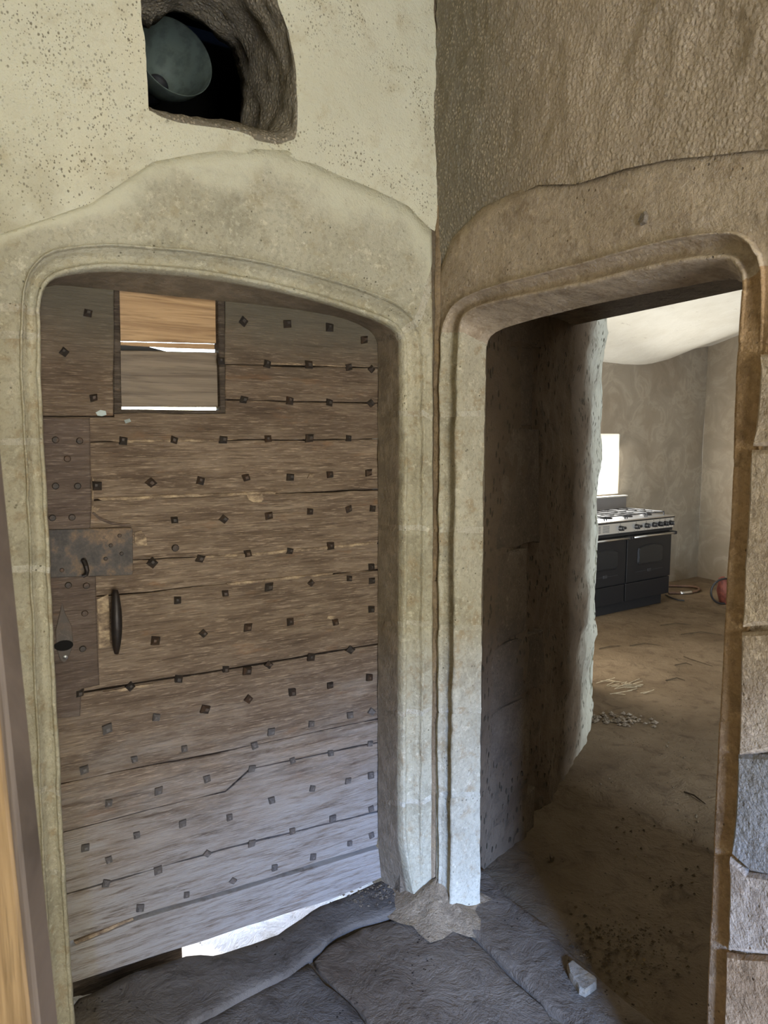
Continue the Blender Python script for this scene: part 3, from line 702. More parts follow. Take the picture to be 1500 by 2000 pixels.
# nails
nails = [(172, 612), (125, 688), (183, 777), (240, 861), (340, 860), (436, 859), (189, 949), (295, 943), (391, 939), (475, 629), (561, 633), (643, 640), (711, 664), (521, 711), (603, 713), (681, 717), (725, 721),
 (476, 781), (565, 783), (643, 787), (724, 788), (523, 857), (604, 856), (680, 856), (481, 933), (567, 932), (644, 927), (720, 923), (431, 705), (341, 1016), (437, 1014), (297, 1099), (391, 1091), (346, 1172), (440, 1159),
 (525, 1007), (605, 999), (681, 994), (727, 993), (484, 1081), (566, 1076), (645, 1066), (525, 1146), (607, 1138), (682, 1130), (726, 1134), (725, 1107), (484, 1225), (566, 1214), (725, 1190), (397, 1237), (303, 1251),
 (156, 1353), (254, 1340), (349, 1326), (401, 1385), (305, 1401), (210, 1423), (360, 1462), (263, 1483), (165, 1503), (404, 1521), (310, 1544), (212, 1568), (441, 1307), (525, 1298), (607, 1283), (684, 1269), (485, 1365),
 (571, 1352), (645, 1338), (721, 1323), (530, 1429), (608, 1414), (684, 1397), (726, 1390), (497, 1456), (492, 1501), (571, 1485), (646, 1471), (723, 1452), (610, 1540), (680, 1525), (724, 1514), (531, 1563), (167, 1655),
 (267, 1631), (357, 1608), (448, 1596), (213, 1679), (309, 1699), (207, 1725), (405, 1667), (364, 1747), (274, 1773), (650, 1598), (571, 1623), (492, 1647), (611, 1673), (683, 1647), (725, 1579), (536, 1694), (455, 1720), (725, 1631), (655, 1215), (483, 1310)]
nmesh = []; ndusty = []
for v in range(5):
    bm = bmesh.new(); r = random.Random(v); s = .0108
    base = [bm.verts.new((sx * s * (1 + r.uniform(-.15, .15)), 0, sz * s * (1 + r.uniform(-.15, .15)))) for sx, sz in ((-1, -1), (1, -1), (1, 1), (-1, 1))]
    low = [bm.verts.new((b.co.x, .006, b.co.z)) for b in base]
    for b in base: b.co.y = -.003
    k = .38 + r.uniform(-.1, .1); ox, oz = r.uniform(-.003, .003), r.uniform(-.003, .003)
    top = [bm.verts.new((b.co.x * k + ox, -.0125, b.co.z * k + oz)) for b in base]
    bm.faces.new(top)
    for a, b in ((low, base), (base, top)):
        for j in range(4): bm.faces.new((a[j], a[(j + 1) % 4], b[(j + 1) % 4], b[j]))
    bmesh.ops.recalc_face_normals(bm, faces=bm.faces[:]); me = bpy.data.meshes.new('nail'); bm.to_mesh(me); bm.free(); me.materials.append(M_NAIL); nmesh.append(me); m2 = me.copy(); m2.materials[0] = M_NAILD; ndusty.append(m2)
for i, (px, py) in enumerate(nails):
    o = bpy.data.objects.new('nail', (ndusty if py > 1330 + 90 * rng.random() else nmesh)[i % 5]); COL.objects.link(o); o.parent = door
    q = D(px, py); sc = .86 + .3 * rng.random()
    if py > 1450: sc *= .92
    o.matrix_local = DOFF @ Matrix.Translation((q[0], DD - .002, q[1])) @ Matrix.Rotation(rng.choice([0, 0, .1, -.15, .78, .3]) + rng.uniform(-.12, .12), 4, 'Y') @ Matrix.Scale(sc, 4)
bm = bmesh.new(); lathe(bm, [(.011, .006), (.0115, -.002), (.009, -.006), (.0001, -.007)], 'y', 12); rivet = bpy.data.meshes.new('rivet'); bm.to_mesh(rivet); bm.free(); rivet.materials.append(M_NAIL)
def rivets(pts, dep, sc, mat=None, name='rivet'):
    for px, py in pts:
        o = bpy.data.objects.new(name, rivet); COL.objects.link(o); o.parent = door; q = D(px, py)
        o.matrix_local = DOFF @ Matrix.Translation((q[0], DD + dep, q[1])) @ Matrix.Scale(sc, 4)
rivets([(108, 859), (155, 861), (131, 896), (151, 949), (108, 949), (102, 1011), (140, 1010), (133, 1142), (168, 1143), (165, 1197), (161, 1266)], -.0065, .8)
rivets([(342, 1070)], -.002, .95)
# lock plate with its hook
pl = dslab('lock_plate', [(XL, 1034), (256, 1030), (258, 1034), (258.5, 1119), (256, 1122), (XL, 1128)], -.013, .01, M_LOCK, jit=0, bev=.002)
rivets([(232, 1045), (236, 1080), (215, 1064), (205, 1090), (120, 1112)], -.0135, .5)
q = D(162, 1093); bm = bmesh.new()
tube(bm, [(q[0], DD - .012, q[1]), (q[0] + .001, DD - .030, q[1] - .002), (q[0] + .003, DD - .036, q[1] - .012), (q[0] + .006, DD - .034, q[1] - .026), (q[0] + .004, DD - .03, q[1] - .037), (q[0] - .006, DD - .03, q[1] - .042)], [.0075, .0075, .007, .0065, .006, .005], 8)
bm.transform(DOFF); bm_obj('key_hook', bm, M_STEEL if False else M_IRON, pl)
# grip handle
qa, qb = D(222, 1148), D(224, 1270); H_ = qa[1] - qb[1]; bm = bmesh.new()
pts = []; rad = []
for k in range(15):
    t = k / 14; pts.append((qa[0] + (qb[0] - qa[0]) * t, DD - .034 - .012 * math.sin(t * math.pi), qa[1] - H_ * t)); rad.append(.0065 + .0085 * math.sin(t * math.pi) ** .8)
tube(bm, pts, rad, 12)
tube(bm, [(qa[0], DD + .005, qa[1] - .018), (qa[0], DD - .036, qa[1] - .014)], .006, 8); tube(bm, [(qb[0], DD + .005, qb[1] + .018), (qb[0], DD - .036, qb[1] + .014)], .006, 8)
bm.transform(DOFF); bm_obj('pull_handle', bm, M_IRON, door, None, True, label='dark turned iron pull handle')
dslab('worn_patch', [(189, 1172), (212, 1160), (214, 1262), (193, 1266)], -.001, .02, M_SPL, jit=.006, step=.02, bev=.001)
# keyhole plate
kp = dslab('keyhole_plate', [(121, 1176), (127, 1196), (140, 1222), (142, 1250), (139, 1268), (129, 1290), (123, 1293), (117, 1288), (109, 1266), (108, 1230), (114, 1205)], -.010, .0, M_KEYP, jit=.001, step=.02, bev=.0015)
bm = bmesh.new(); q = D(124, 1259); R_ = .024
vs = [bm.verts.new((q[0] + math.cos(a) * R_, DD - .0108, q[1] + math.sin(a) * R_ * .62)) for a in np.linspace(0, 2 * math.pi, 20, endpoint=False)]
bm.faces.new(vs); v2 = [bm.verts.new((v.co.x, DD - .004, v.co.z)) for v in vs]
for k in range(20): bm.faces.new((vs[k], vs[(k + 1) % 20], v2[(k + 1) % 20], v2[k]))
bm.transform(DOFF); bm_obj('keyhole', bm, M_DARK, kp)
bm = bmesh.new(); q = D(127, 1282)
lathe(bm, [(.007, DD - .008), (.006, DD - .013), (.0001, DD - .015)], 'y', 10, (q[0], 0, q[1])); bm.transform(DOFF); bm_obj('screw', bm, M_STEEL, kp)
# old blue-grey paint flecks
for p in ([(186, 806), (196, 801), (207, 803), (209, 810), (200, 813), (190, 812)], [(243, 820), (254, 817), (257, 823), (246, 827)]):
    dslab('paint_fleck', p, -.0012, .004, flat('old_paint', (.45, .50, .47), .8, 0, .2, .4), jit=.006, step=.01, bev=.0005)

# ------------------------------------------------------------------ floor and thresholds
kwx = FK.w(1.52, .63)
def floor_mesh():
    xs = np.linspace(-2.4, 6.0, 150); ys = np.linspace(-2.6, 9.5, 210); X, Y = np.meshgrid(xs, ys)
    Z = -.016 + fbm(X * 2.3, Y * 2.3, 91, 4) * .012 + fbm(X * 11, Y * 11, 92, 2) * .004
    qx, qy = X - CR[0], Y - CR[1]; dl = qx * FL.n[0] + qy * FL.n[1]; xl = qx * FL.u[0] + qy * FL.u[1]
    dr = qx * FR.n[0] + qy * FR.n[1]
    Z = np.where((dl > .02) & (xl < -.02), -.12, Z); Z = np.where((dr < .10) & (dl < .03), -.030 + (Z + .016) * .3, Z)
    nx = len(xs); V = np.stack([X.ravel(), Y.ravel(), Z.ravel()], 1)
    F = [(j * nx + i, j * nx + i + 1, (j + 1) * nx + i + 1, (j + 1) * nx + i) for j in range(len(ys) - 1) for i in range(nx - 1)]
    dlv = (V[:, 0] - CR[0]) * FL.n[0] + (V[:, 1] - CR[1]) * FL.n[1]; xlv = (V[:, 0] - CR[0]) * FL.u[0] + (V[:, 1] - CR[1]) * FL.u[1]
    out = (dlv > .24) & (xlv < -.05)
    F = [f for f in F if not out[list(f)].any()]
    return mesh_obj('floor', V, F, M_FLOOR, None, None, True, kind='structure', label='dusty earth-brown floor running into the kitchen')
floor = floor_mesh()
def flag(name, poly, top, mat, th=.09, seed=0, jit=.014, bev=.006, relief=.004, **kw):
    P = np.array([hitz(*p, top)[:2] for p in poly]); P = densify(P, .03)
    P = P + np.stack([fbm(P[:, 0] * 7, P[:, 1] * 7, seed, 4), fbm(P[:, 0] * 7 + 50, P[:, 1] * 7, seed + 2, 4)], 1) * jit * 1.6
    bm = bmesh.new(); r0 = [bm.verts.new((a, b, top - th)) for a, b in P]; r1 = [bm.verts.new((a, b, top - bev)) for a, b in P]
    Q = inset_poly(P, bev); r2 = [bm.verts.new((a, b, top)) for a, b in Q]; n = len(P)
    for a, b in ((r0, r1), (r1, r2)):
        for k in range(n): bm.faces.new((a[k], a[(k + 1) % n], b[(k + 1) % n], b[k]))
    f = bm.faces.new(r2); bmesh.ops.triangulate(bm, faces=[f])
    for _ in range(3):
        es = [e for e in bm.edges if e.calc_length() > .05 and all(v.co.z > top - bev * .5 for v in e.verts)]
        if not es: break
        bmesh.ops.subdivide_edges(bm, edges=es, cuts=1); bmesh.ops.triangulate(bm, faces=[f for f in bm.faces if len(f.verts) > 4])
    for v in bm.verts:
        if v.co.z > top - bev * .5: v.co.z += float(fbm(v.co.x * 5, v.co.y * 5, seed + 7, 4)) * relief * 1.5
    return bm_obj(name, bm, mat, floor, None, True, **kw)
flag('sill_stone', [(90, 2080), (140, 1962), (150, 1945), (250, 1905), (360, 1868), (410, 1866), (470, 1846), (540, 1818), (590, 1790), (622, 1768), (690, 1742), (748, 1716), (775, 1704), (830, 1722), (846, 1748), (775, 1778), (700, 1803), (640, 1838), (590, 1873), (560, 1894), (480, 1934), (400, 1978), (345, 2008), (300, 2080)], .005, M_SILL, seed=1)
flag('flagstone', [(312, 2080), (350, 2018), (480, 1945), (560, 1905), (606, 1884), (625, 1905), (680, 1955), (735, 2020), (750, 2080)], -.016, M_SILL, seed=2)
flag('flagstone', [(612, 1876), (660, 1838), (706, 1812), (775, 1790), (838, 1758), (852, 1752), (868, 1790), (955, 1866), (1050, 1955), (1095, 2005), (1150, 2080), (765, 2080), (745, 2018), (688, 1948), (628, 1895)], -.010, M_FLAG, seed=3)
flag('threshold_stone', [(858, 1762), (850, 1738), (900, 1712), (940, 1692), (1030, 1778), (1150, 1888), (1282, 2010), (1350, 2080), (1175, 2080), (1105, 1990), (965, 1858), (885, 1792)], .004, M_FLAG, seed=4, relief=.004)
# dirt swept into the joints: one uncountable mass of grit
def scatter(name, n, area_fn, size, mat, seed, label, cat, parent=None, zbase=-.01):
    r = random.Random(seed); bm = bmesh.new()
    for _ in range(n):
        x, y = area_fn(r); s = size * (.4 + r.random() ** 2 * 1.4); z = zbase
        vs = [bm.verts.new((x + s * math.cos(a) * r.uniform(.6, 1), y + s * math.sin(a) * r.uniform(.6, 1), z)) for a in (0, 1.6, 3.1, 4.7)]
        t = bm.verts.new((x + r.uniform(-.3, .3) * s, y, z + s * r.uniform(.4, .9)))
        for k in range(4): bm.faces.new((vs[k], vs[(k + 1) % 4], t))
    return bm_obj(name, bm, mat, parent, None, False, label=label, cat=cat, kind='stuff')
M_GRITP = mat_stone('chip_stone', (.20, .16, .11), (.27, .215, .15), (.33, .27, .19), rand=.1); M_GRIT = mat_stone('grit', (.12, .09, .06), (.22, .17, .12), (.34, .28, .21), rand=.2); M_LITTER = mat_stone('leaf_litter', (.06, .042, .025), (.12, .085, .05), (.24, .19, .13), rand=.2)
def near(px, py, sx, sy):
    c = hitz(px, py)[:2]
    return lambda r: (c[0] + r.gauss(0, sx), c[1] + r.gauss(0, sy))
scatter('grit', 140, near(725, 1748, .05, .035), .006, M_GRIT, 5, 'small loose grit scattered on the door sill stone', 'grit', None, .004)
scatter('leaf_litter', 520, near(1215, 1842, .10, .085), .0055, M_LITTER, 6, 'dark dry leaf litter heaped inside the open doorway', 'litter', None, -.013)
def kfl(r):
    y = r.uniform(1225, 1750); t = hitz(r.uniform(1290 if y < 1500 else 1170, 1420), y); return t[0], t[1]
scatter('floor_debris', 300, kfl, .006, M_LITTER, 8, 'tiny dark crumbs and chaff strewn over the kitchen floor', 'debris', None, -.014)
# loose stone chip on the threshold
def chip(px, py, poly, z0, th, name, label, cat, mat, parent=None, seed=0):
    P = np.array([hitz(*p, z0)[:2] for p in poly]); c = P.mean(0); P = densify(P - c, .02); P += np.stack([fbm(P[:, 0] * 40, P[:, 1] * 40, seed, 2)] * 2, 1) * .006
    bm = bmesh.new(); n = len(P); r0 = [bm.verts.new((a, b, 0)) for a, b in P]; r1 = [bm.verts.new((a, b, th * .7)) for a, b in P]; r2 = [bm.verts.new((a * .9, b * .9, th)) for a, b in P]
    for a, b in ((r0, r1), (r1, r2)):
        for k in range(n): bm.faces.new((a[k], a[(k + 1) % n], b[(k + 1) % n], b[k]))
    bm.faces.new(r2); bm.faces.new(r0[::-1])
    return bm_obj(name, bm, mat, parent, Matrix.Translation((c[0], c[1], z0)), label=label, cat=cat)
chip(0, 0, [(1107, 1893), (1116, 1886), (1164, 1922), (1165, 1932), (1142, 1949), (1130, 1943), (1112, 1912)], .004, .022, 'stone_chip', 'flat pale stone chip lying on the doorway threshold', 'stone', M_GRITP)
chip(0, 0, [(1073, 1676), (1080, 1673), (1083, 1680), (1076, 1684)], -.012, .016, 'pebble', 'small dark pebble on the floor just inside the doorway', 'stone', M_LITTER, None, 3)

# twigs on the kitchen floor
M_TWIG = flat('dry_twig', (.07, .05, .03), .9, 0, .1, .4); M_STRAW = flat('dry_straw', (.42, .34, .22), .9, 0, .1, .3)
tw_px = [((1335, 1283), (1350, 1290), (1392, 1302)), ((1318, 1300), (1340, 1297), (1352, 1300)), ((1336, 1548), (1355, 1556), (1378, 1572)), ((1330, 1240), (1370, 1236), (1410, 1241)), ((1290, 1222), (1320, 1219), (1350, 1221)), ((1300, 1330), (1322, 1326), (1338, 1330)), ((1230, 1262), (1260, 1258), (1290, 1262)), ((1170, 1268), (1192, 1264), (1212, 1262))]
TWL = ['dark forked twig halfway between the straw and the right door jamb', 'short dark twig beside the straw clump', 'lone dark twig on the bare floor near the right door jamb', 'long thin twig lying closest to the red container', 'thin twig on the floor in front of the brown hose', 'short twig just below the straw clump', 'thin twig on the floor just in front of the black cooker', 'short dark twig by the foot of the passage wall near the cooker']
for i, ps in enumerate(tw_px):
    W3 = [hitz(*p, -.012) for p in ps]; c = W3[1]; bm = bmesh.new()
    tube(bm, [tuple(w - c + np.array([0, 0, .004 + .004 * (k == 1)])) for k, w in enumerate(W3)], [.0035, .004, .002], 6)
    bm_obj('twig', bm, M_TWIG, None, Matrix.Translation(c), label=TWL[i], cat='twig', group='twigs on the kitchen floor')
r = random.Random(3); bm = bmesh.new(); c = hitz(1215, 1340, -.012)
for _ in range(22):
    a = r.uniform(-.5, .9); l = r.uniform(.03, .09); x, y = r.gauss(0, .06), r.gauss(0, .07)
    tube(bm, [(x - math.cos(a) * l, y - math.sin(a) * l, .003 + r.random() * .01), (x + math.cos(a) * l, y + math.sin(a) * l, .004 + r.random() * .012)], .0022, 5)
bm_obj('straw', bm, M_STRAW, None, Matrix.Translation(c), kind='stuff', label='pale straw scattered on the kitchen floor beside the passage wall', cat='straw')
r = random.Random(9); bm = bmesh.new(); c = hitz(1205, 1405, -.012)
for _ in range(90):
    x, y = max(-.2, min(.2, r.gauss(0, .12))), max(-.1, min(.1, r.gauss(0, .05))); s = .008 + r.random() * .016
    vs = [bm.verts.new((x + s * math.cos(a) * r.uniform(.6, 1.2), y + s * math.sin(a) * r.uniform(.6, 1.2), 0)) for a in (0, 1.6, 3.1, 4.7)]; t = bm.verts.new((x, y, s * .6))
    for k in range(4): bm.faces.new((vs[k], vs[(k + 1) % 4], t))
bm_obj('plaster_crumbs', bm, M_GRIT, None, Matrix.Translation(c), kind='stuff', label='crumbled plaster fallen along the foot of the passage wall', cat='rubble')

# ------------------------------------------------------------------ outside the plank door
bm = bmesh.new(); xs = np.linspace(-2.3, .1, 50); ys = np.linspace(.12, 3.5, 66)
vv = [[bm.verts.new((x, y, -.07 + .05 * float(fbm(x * 6, y * 6, 13, 4)) + .03 * float(fbm(x * 20, y * 20, 14, 3)))) for x in xs] for y in ys]
for j in range(len(ys) - 1):
    for i in range(len(xs) - 1): bm.faces.new((vv[j][i], vv[j][i + 1], vv[j + 1][i + 1], vv[j + 1][i]))
bm_obj('ground', bm, M_OUT, None, FL.M, True, kind='structure', label='sunlit pale ground outside under the plank door')
bm = bmesh.new(); xa = D(365, 1850)[0]; box(bm, -1.35, xa, .232, .275, -.12, .12, .008, 2)
bm_obj('sill_timber', bm, M_OAKF, floor, FL.M, label='dark timber under the door')

# ------------------------------------------------------------------ the rest of the vestibule (behind the camera)
def prism(name, poly, z0, z1, mat, **kw):
    bm = bmesh.new(); a = [bm.verts.new((p[0], p[1], z0)) for p in poly]; b = [bm.verts.new((p[0], p[1], z1)) for p in poly]; n = len(poly)
    bm.faces.new(a[::-1]); bm.faces.new(b)
    for k in range(n): bm.faces.new((a[k], a[(k + 1) % n], b[(k + 1) % n], b[k]))
    return bm_obj(name, bm, mat, None, None, False, **kw)
bm = bmesh.new()
box(bm, -2.1, .84, -2.62, -2.30, -.1, 3.42); box(bm, 2.04, 3.0, -2.62, -2.30, -.1, 3.42); box(bm, .84, 2.04, -2.62, -2.30, 2.08, 3.42)
bm_obj('wall_front', bm, M_RENDER, None, None, False, kind='structure', label='rough wall with the entrance doorway')
pe = FL.w(-2.28, 0); prism('wall_side', [(-1.80, -2.4), (pe[0], pe[1] + .02), (pe[0] - .25, pe[1] + .1), (-2.1, -2.4)], -.1, 3.42, M_PLASTER, kind='structure', label='plaster wall beside the entrance')
prism('ceiling', [(-2.2, -2.6), (3.0, -2.6), (2.9, -1.9), (CR[0] + .25, CR[1] + .3), (-2.0, 1.6)], 3.36, 3.46, M_PLASTER, kind='structure', label='plain plaster ceiling over the vestibule')
prism('ground_1', [(-4, -9), (6, -9), (6, -2.62), (-4, -2.62)], -.2, -.05, M_OUT, kind='structure', label='pale ground outside the entrance')

# open door leaf close to the camera at the left
La, Lb = np.array([-.405, .80]), np.array([-.85, .80])
leaf = empty('door_leaf', Matrix.Translation((La[0], La[1], 0)) @ Matrix.Rotation(math.radians(-1.35), 4, 'Y'), label='open wooden door leaf standing very close in the left foreground', cat='door')
u = (La - Lb) / np.linalg.norm(La - Lb); nn = np.array([-u[1], u[0]])
LM = Matrix(((u[0], nn[0], -.020, 0), (u[1], nn[1], 0, 0), (0, 0, 1, 0), (0, 0, 0, 1)))
for x0, x1 in ((-.19, -.003), (-.38, -.193)):
    bm = bmesh.new(); box(bm, x0, x1, 0, .03, .02, 1.95, .003); bm.transform(LM); bm_obj('plank', bm, M_LEAF, leaf)
bm = bmesh.new(); box(bm, -.02, .006, .004, .05, .02, 1.95, .004); bm.transform(LM); bm_obj('edge_strip', bm, M_LEAFE, leaf)
bm = bmesh.new(); box(bm, -.36, -.03, .031, .05, .35, .45, .003); bm.transform(LM); bm_obj('ledge', bm, M_LEAF, leaf)

# ------------------------------------------------------------------ bowl in the recess
q = FL.on(342, 110, .62)
ax = Vector((.126, -.98, .14)).normalized()          # from the neck to the rim, in the wall's own axes
rot = ax.to_track_quat('Z', 'Y').to_matrix().to_4x4()
shade = empty('enamel_shade', FL.M @ Matrix.Translation((q[0], .62, q[1])) @ rot, label='dull grey-green round enamel shade inside the dark wall recess', cat='lamp')
bm = bmesh.new()
lathe(bm, [(.036, -.17), (.048, -.168), (.085, -.12), (.112, -.06), (.128, 0), (.131, .002), (.131, -.003), (.116, -.064), (.089, -.125), (.052, -.175), (.036, -.178)], 'z', 48)
bm_obj('shade', bm, M_ENAM, shade, None, True)
bm = bmesh.new(); lathe(bm, [(.001, -.19), (.034, -.19), (.036, -.17), (.036, -.25), (.001, -.26)], 'z', 20); bm_obj('neck_shade_plug', bm, M_BLACK2, shade, None, True)  # black plug puts the neck hole's shade into the colour

# ------------------------------------------------------------------ kitchen shell
YB = .63; XC = 1.52
xs = np.arange(-4.0, XC + .001, .04); zs = np.arange(-.06, 3.3, .04)
def kd(x, z): return YB + fbm(x * 2, z * 2, 41, 3) * .02
wx1 = FK.on(1210, 900, YB)[0]; wz0 = FK.on(1208, 964, YB)[1]; wz1 = FK.on(1210, 847, YB)[1]
win = np.array([(wx1 - .62, wz0), (wx1, wz0), (wx1, wz1), (wx1 - .62, wz1)])
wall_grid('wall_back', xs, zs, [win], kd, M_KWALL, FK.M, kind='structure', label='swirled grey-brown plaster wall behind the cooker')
w1 = empty('window_1', FK.M @ Matrix.Translation((wx1 - .31, YB, wz0)), kind='structure', label='small blazing white window over the cooker')
OFF = Matrix.Translation((-(wx1 - .31), -YB, -wz0))
bm = bmesh.new()
x0, x1 = wx1 - .62, wx1
for (a, b, c, d) in ((x0 - .08, x0 + .004, wz0 - .06, wz1 + .06), (x1 - .004, x1 + .08, wz0 - .06, wz1 + .06), (x0, x1, wz0 - .08, wz0 + .004), (x0, x1, wz1 - .004, wz1 + .08)):
    bm = bmesh.new(); box(bm, a, b, YB + .012, YB + .32, c, d); bm.transform(OFF); bm_obj('window_reveal', bm, M_LIME, w1)
pa = FK.w(XC, YB + .05); pb = hitz(1425, 1140, -.015); dv = (pb[:2] - FK.w(XC, YB)[:2]); dv /= np.linalg.norm(dv)
FS = Frame(FK.w(XC, YB), np.array([dv[0], dv[1], 0]))
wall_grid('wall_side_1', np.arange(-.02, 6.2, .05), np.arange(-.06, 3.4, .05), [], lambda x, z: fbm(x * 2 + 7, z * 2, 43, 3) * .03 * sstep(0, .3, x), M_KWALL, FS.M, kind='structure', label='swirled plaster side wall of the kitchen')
# vaulted ceiling
nx, ny = 90, 110; V = []; F = []
for j in range(ny):
    y = YB + .05 - 10.5 * j / (ny - 1)
    for i in range(nx):
        x = -4.2 + 10.4 * i / (nx - 1); d = YB - y
        side = float(sstep(.25, 1.65, x))
        z = 2.385 + .30 * side + (.50 + .02 * side) * math.sin(min(1, max(0, d) / 2.6) * math.pi / 2) * (1 - .35 * side) + .02 * float(fbm(x * 2, y * 2, 77, 3))
        if d > 3.4: z -= .06 * (d - 3.4)
        V.append((x, y, z))
for j in range(ny - 1):
    for i in range(nx - 1): F.append((j * nx + i, j * nx + i + 1, (j + 1) * nx + i + 1, (j + 1) * nx + i))
mesh_obj('ceiling_1', V, F, M_LIME, None, FK.M, True, kind='structure', label='white limewashed vault over the kitchen')
# thick wall to the right of the passage, and the kitchen's hidden sides
prism('wall_thick', [FR.w(1.135, .11)[:2], FR.w(1.4, 1.36)[:2], FR.w(5.2, 1.36)[:2], FR.w(5.2, .11)[:2]], -.1, 3.4, M_ROCK, kind='structure', label='thick masonry beside the open doorway')  # unseen; depth shaped to keep lamp light off the near passage wall
prism('wall_above_door', [FR.w(-.3, .10)[:2], FR.w(1.5, .10)[:2], FR.w(1.5, .95)[:2], FR.w(-.9, .95)[:2]], 2.10, 3.4, M_ROCK, kind='structure', label='masonry over the doorway passage')
prism('wall_side_3', [(5.15, 2.4), (3.55, -1.9), (3.75, -2.0), (5.4, 2.3)], -.1, 3.4, M_KWALL, kind='structure', label='hidden right side wall of the kitchen')
off = lambda p, k: (p[0] - k, p[1] + k * .6)
prism('wall_pier', [FL.w(-.10, .22)[:2], FL.w(-.10, .06)[:2], FR.w(.03, .06)[:2], FR.w(.09, .13)[:2], off(PW[0], .05), off(PW[2], .08), off(PW[4], .10), off(PW[6], .14), off(PW[8], .20), off(PW[11], .1), FL.w(.6, 2.2)[:2], FL.w(-.10, .9)[:2]], -.1, 3.45, M_ROCK, kind='structure', label='masonry pier between the two doorways')
e0 = PW[-1]; e1 = FK.w(-3.95, YB)
prism('wall_side_2', [FK.w(-3.9, YB + .1)[:2], FK.w(-4.1, YB + .1)[:2], (e0[0] - .3, e0[1] + .1), (e0[0] + .05, e0[1] - .1)], -.1, 3.3, M_KWALL, kind='structure', label='hidden left side wall of the kitchen')

# ------------------------------------------------------------------ range cooker
CW, CD, CH = 1.30, .56, .885
ck = empty('range_cooker', FK.M @ Matrix.Translation((0, 0, -.013)), label='black double-oven range cooker with steel control panel below the white window', cat='cooker')
def part(name, fn, mat, parent=ck, smooth=False, **kw):
    bm = bmesh.new(); fn(bm); return bm_obj(name, bm, mat, parent, None, smooth, **kw)
XS = FK.on(1222, 1100)[0]
part('body', lambda b: box(b, -CW, -.004, .012, CD, .10, .80, .004), M_BLACK)
part('plinth', lambda b: (box(b, -CW + .02, -.05, .05, CD - .03, .0, .10)), M_BLACK2)
def rrect_arch(x0, x1, z0, z1, rise, r=.03):
    pts = [(x0 + r, z0), (x1 - r, z0), (x1 - r * .3, z0 + r * .3), (x1, z0 + r), (x1, z1 - r), (x1 - r * .3, z1 - r * .25)]
    n = 9
    for k in range(n): t = k / (n - 1); pts.append((x1 - r - (x1 - x0 - 2 * r) * t, z1 + rise * math.sin(t * math.pi)))
    return pts + [(x0 + r * .3, z1 - r * .25), (x0, z1 - r), (x0, z0 + r), (x0 + r * .3, z0 + r * .3)]
def oven(x0, x1):
    d = part('oven_door', lambda b: box(b, x0 + .004, x1 - .004, -.012, .012, .285, .725, .005, 2), M_BLACK)
    w = x1 - x0
    bm = slab(rrect_arch(x0 + w * .23, x1 - w * .20, .435, .61, .022, .03), -.020, -.010, .006, .03); bm_obj('window_surround', bm, M_BLACK, d)
    bm = slab(rrect_arch(x0 + w * .25, x1 - w * .22, .448, .600, .020, .026), -.0225, -.012, .003, .03); bm_obj('oven_window', bm, M_GLASS, d)
    def hd(b):
        tube(b, [(x0 + .03, -.05, .715), (x1 - .0, -.05, .715)], .011, 10)
    part('handle', hd, M_STEEL, d, True, label='steel bar handle')
    def br(b):
        box(b, bx - .018, bx + .018, -.062, .0, .700, .730, .004)
    for bx in (x0 + .02, x1 - .004): part('handle_bracket', br, M_BLACK2, d)
    def trim_(b):
        box(b, tx, tx + w * .23, -.016, -.010, .372, .377)
    for tx in (x0 + w * .2, x1 - w * .43): part('trim_line', trim_, M_CAST, d)
    part('badge', lambda b: box(b, (x0 + x1) / 2 - .03, (x0 + x1) / 2 + .03, -.017, -.010, .36, .39, .006, 2), M_CAST, d)
    part('drawer', lambda b: box(b, x0 + .004, x1 - .004, -.006, .012, .105, .275, .006, 2), M_BLACK)
oven(XS, -.006); oven(-CW, XS - .012)
part('under_panel', lambda b: box(b, -CW, -.002, -.012, .02, .735, .762, .003), M_BLACK2)
panel = part('control_panel', lambda b: box(b, -CW, 0, -.022, .03, .765, .865, .004), M_PANEL)
hob = part('hob', lambda b: (box(b, -CW, 0, -.03, CD, .866, .882, .004)), M_STEEL)
part('hob_rim', lambda b: box(b, -CW - .001, .002, -.034, .0, .862, .874, .003), M_BLACK2, hob)
for px in (1207.5, 1238.5, 1258, 1272.5, 1284, 1294.5, 1305):
    x = FK.on(px, 1025)[0]; zz_ = .812
    k = part('knob', lambda b: (lathe(b, [(.001, -.058), (.018, -.057), (.022, -.052), (.024, -.03), (.026, -.022)], 'y', 16, (x, 0, zz_)), box(b, x - .005, x + .005, -.066, -.05, zz_ - .02, zz_ + .02, .002)), M_KNOB, panel, True)
    for a, b_, c_, d_ in ((-.006, .006, .034, .040), (-.028, -.020, -.036, -.032), (.020, .028, -.036, -.032)):
        part('knob_mark', lambda b: box(b, x + a, x + b_, -.0235, -.02, zz_ + c_, zz_ + d_), M_MARK, panel)
for px in (1217, 1248): x = FK.on(px, 1027)[0]; part('button', lambda b: lathe(b, [(.001, -.032), (.013, -.031), (.014, -.022)], 'y', 12, (x, 0, .81)), M_KNOB, panel, True)
xv = FK.on(1182, 1030)[0]
for c in range(2):
    for k in range(6): part('vent_slot', lambda b: box(b, xv - .06 - c * .12, xv + .03 - c * .12, -.0235, -.015, .785 + k * .011, .790 + k * .011), M_MARK, panel)
part('backsplash', lambda b: (box(b, -CW, -.002, CD - .03, CD, .88, 1.03, .003)), M_SPLASH, label='upright steel backsplash')
part('splash_rail', lambda b: box(b, -CW, 0, CD - .045, CD + .005, 1.03, 1.045, .003), M_PANEL)
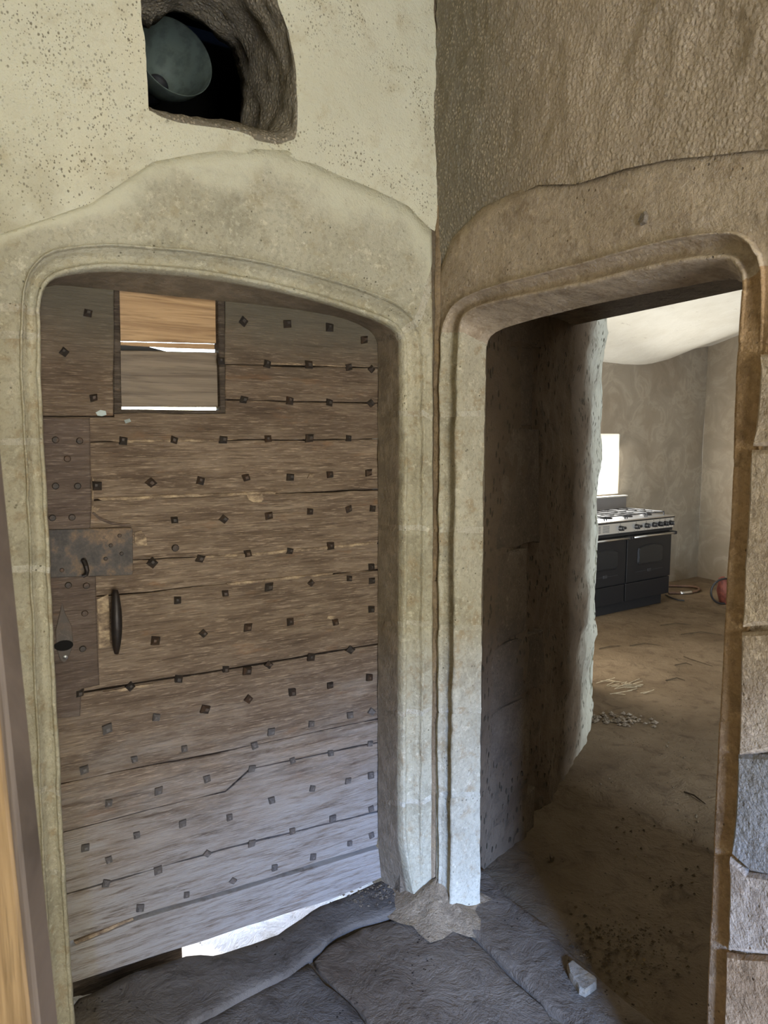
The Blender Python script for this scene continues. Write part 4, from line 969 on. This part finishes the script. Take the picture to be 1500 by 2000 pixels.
for i in range(4):
    gx0 = -.03 - (i + 1) * .30 + .0; gx1 = gx0 + .27
    def gr(b):
        y0, y1, z = .05, CD - .08, .915
        for a in (gx0, gx1): tube(b, [(a, y0, z), (a, y1, z)], .006, 6)
        for y in (y0, (y0 + y1) / 2, y1): tube(b, [(gx0, y, z), (gx1, y, z)], .006, 6)
        for y in (y0 + .11, y1 - .11):
            tube(b, [((gx0 + gx1) / 2 - .1, y, z), ((gx0 + gx1) / 2 + .1, y, z)], .005, 6); tube(b, [((gx0 + gx1) / 2, y - .1, z), ((gx0 + gx1) / 2, y + .1, z)], .005, 6)
        for a in (gx0, gx1):
            for y in (y0, y1): tube(b, [(a, y, .88), (a, y, z)], .006, 6)
    part('pan_grate', gr, M_CAST, hob)
    for y in (.16, CD - .19):
        part('burner', lambda b: lathe(b, [(.06, .881), (.055, .893), (.035, .897), (.033, .905), (.001, .906)], 'z', 16, ((gx0 + gx1) / 2, y, 0)), M_CAST, hob, True)

# hose and red container on the kitchen floor
M_HOSE = flat('brown_hose', (.14, .075, .045), .6, 0, .3, .3); M_CORD = flat('black_cord', (.015, .014, .014), .5); M_RED = flat('faded_red', (.16, .045, .030), .6, 0, .3, .4)
hp = [(1306, 1158), (1318, 1158), (1335, 1158.5), (1350, 1157), (1362, 1154), (1366, 1150), (1358, 1146.5), (1340, 1145), (1318, 1144.5), (1304, 1144)]
P3 = np.array([hitz(*p, .0) for p in hp]); P3, _ = catmull(P3, [5] * 9); c = P3[0].copy(); c[2] = -.013; bm = bmesh.new()
tube(bm, [tuple(p - c) for p in P3], .013, 8); hose = bm_obj('rubber_hose', bm, M_HOSE, None, Matrix.Translation(c), True, label='brown rubber hose looped on the floor right of the cooker', cat='hose')
bm = bmesh.new(); tube(bm, [tuple(p - c) for p in P3[8:16]], .019, 10); bm_obj('hose_fitting', bm, M_STEEL, hose, None, True)
hp = [(1300, 1162), (1312, 1168), (1325, 1172), (1337, 1173)]
P3 = np.array([hitz(*p, -.002) for p in hp]); c = P3[0].copy(); c[2] = -.013; bm = bmesh.new(); tube(bm, [tuple(p - c) for p in P3], .008, 8)
bm_obj('cable', bm, M_CORD, None, Matrix.Translation(c), True, label='short black cable end on the floor by the cooker foot', cat='cable')
c = hitz(1433, 1178, -.013)
red = empty('red_container', Matrix.Translation(c), label='faded red container with a black cord loop beside the kitchen wall', cat='container')
bm = bmesh.new(); lathe(bm, [(.001, 0), (.10, 0), (.12, .03), (.09, .17), (.04, .24), (.03, .27), (.001, .275)], 'z', 20)
bm_obj('container_body', bm, M_RED, red, Matrix.Rotation(math.radians(-28), 4, 'Y') @ Matrix.Translation((0, 0, .02)), True)
P3 = []
for t in np.linspace(0, 1, 18):
    a = math.radians(80 + 220 * t); P3.append((-.13 + .15 * math.cos(a), -.06 + .04 * math.cos(a), .135 + .125 * math.sin(a)))
bm = bmesh.new(); tube(bm, P3, .010, 8); bm_obj('cord_loop', bm, M_CORD, red, None, True)
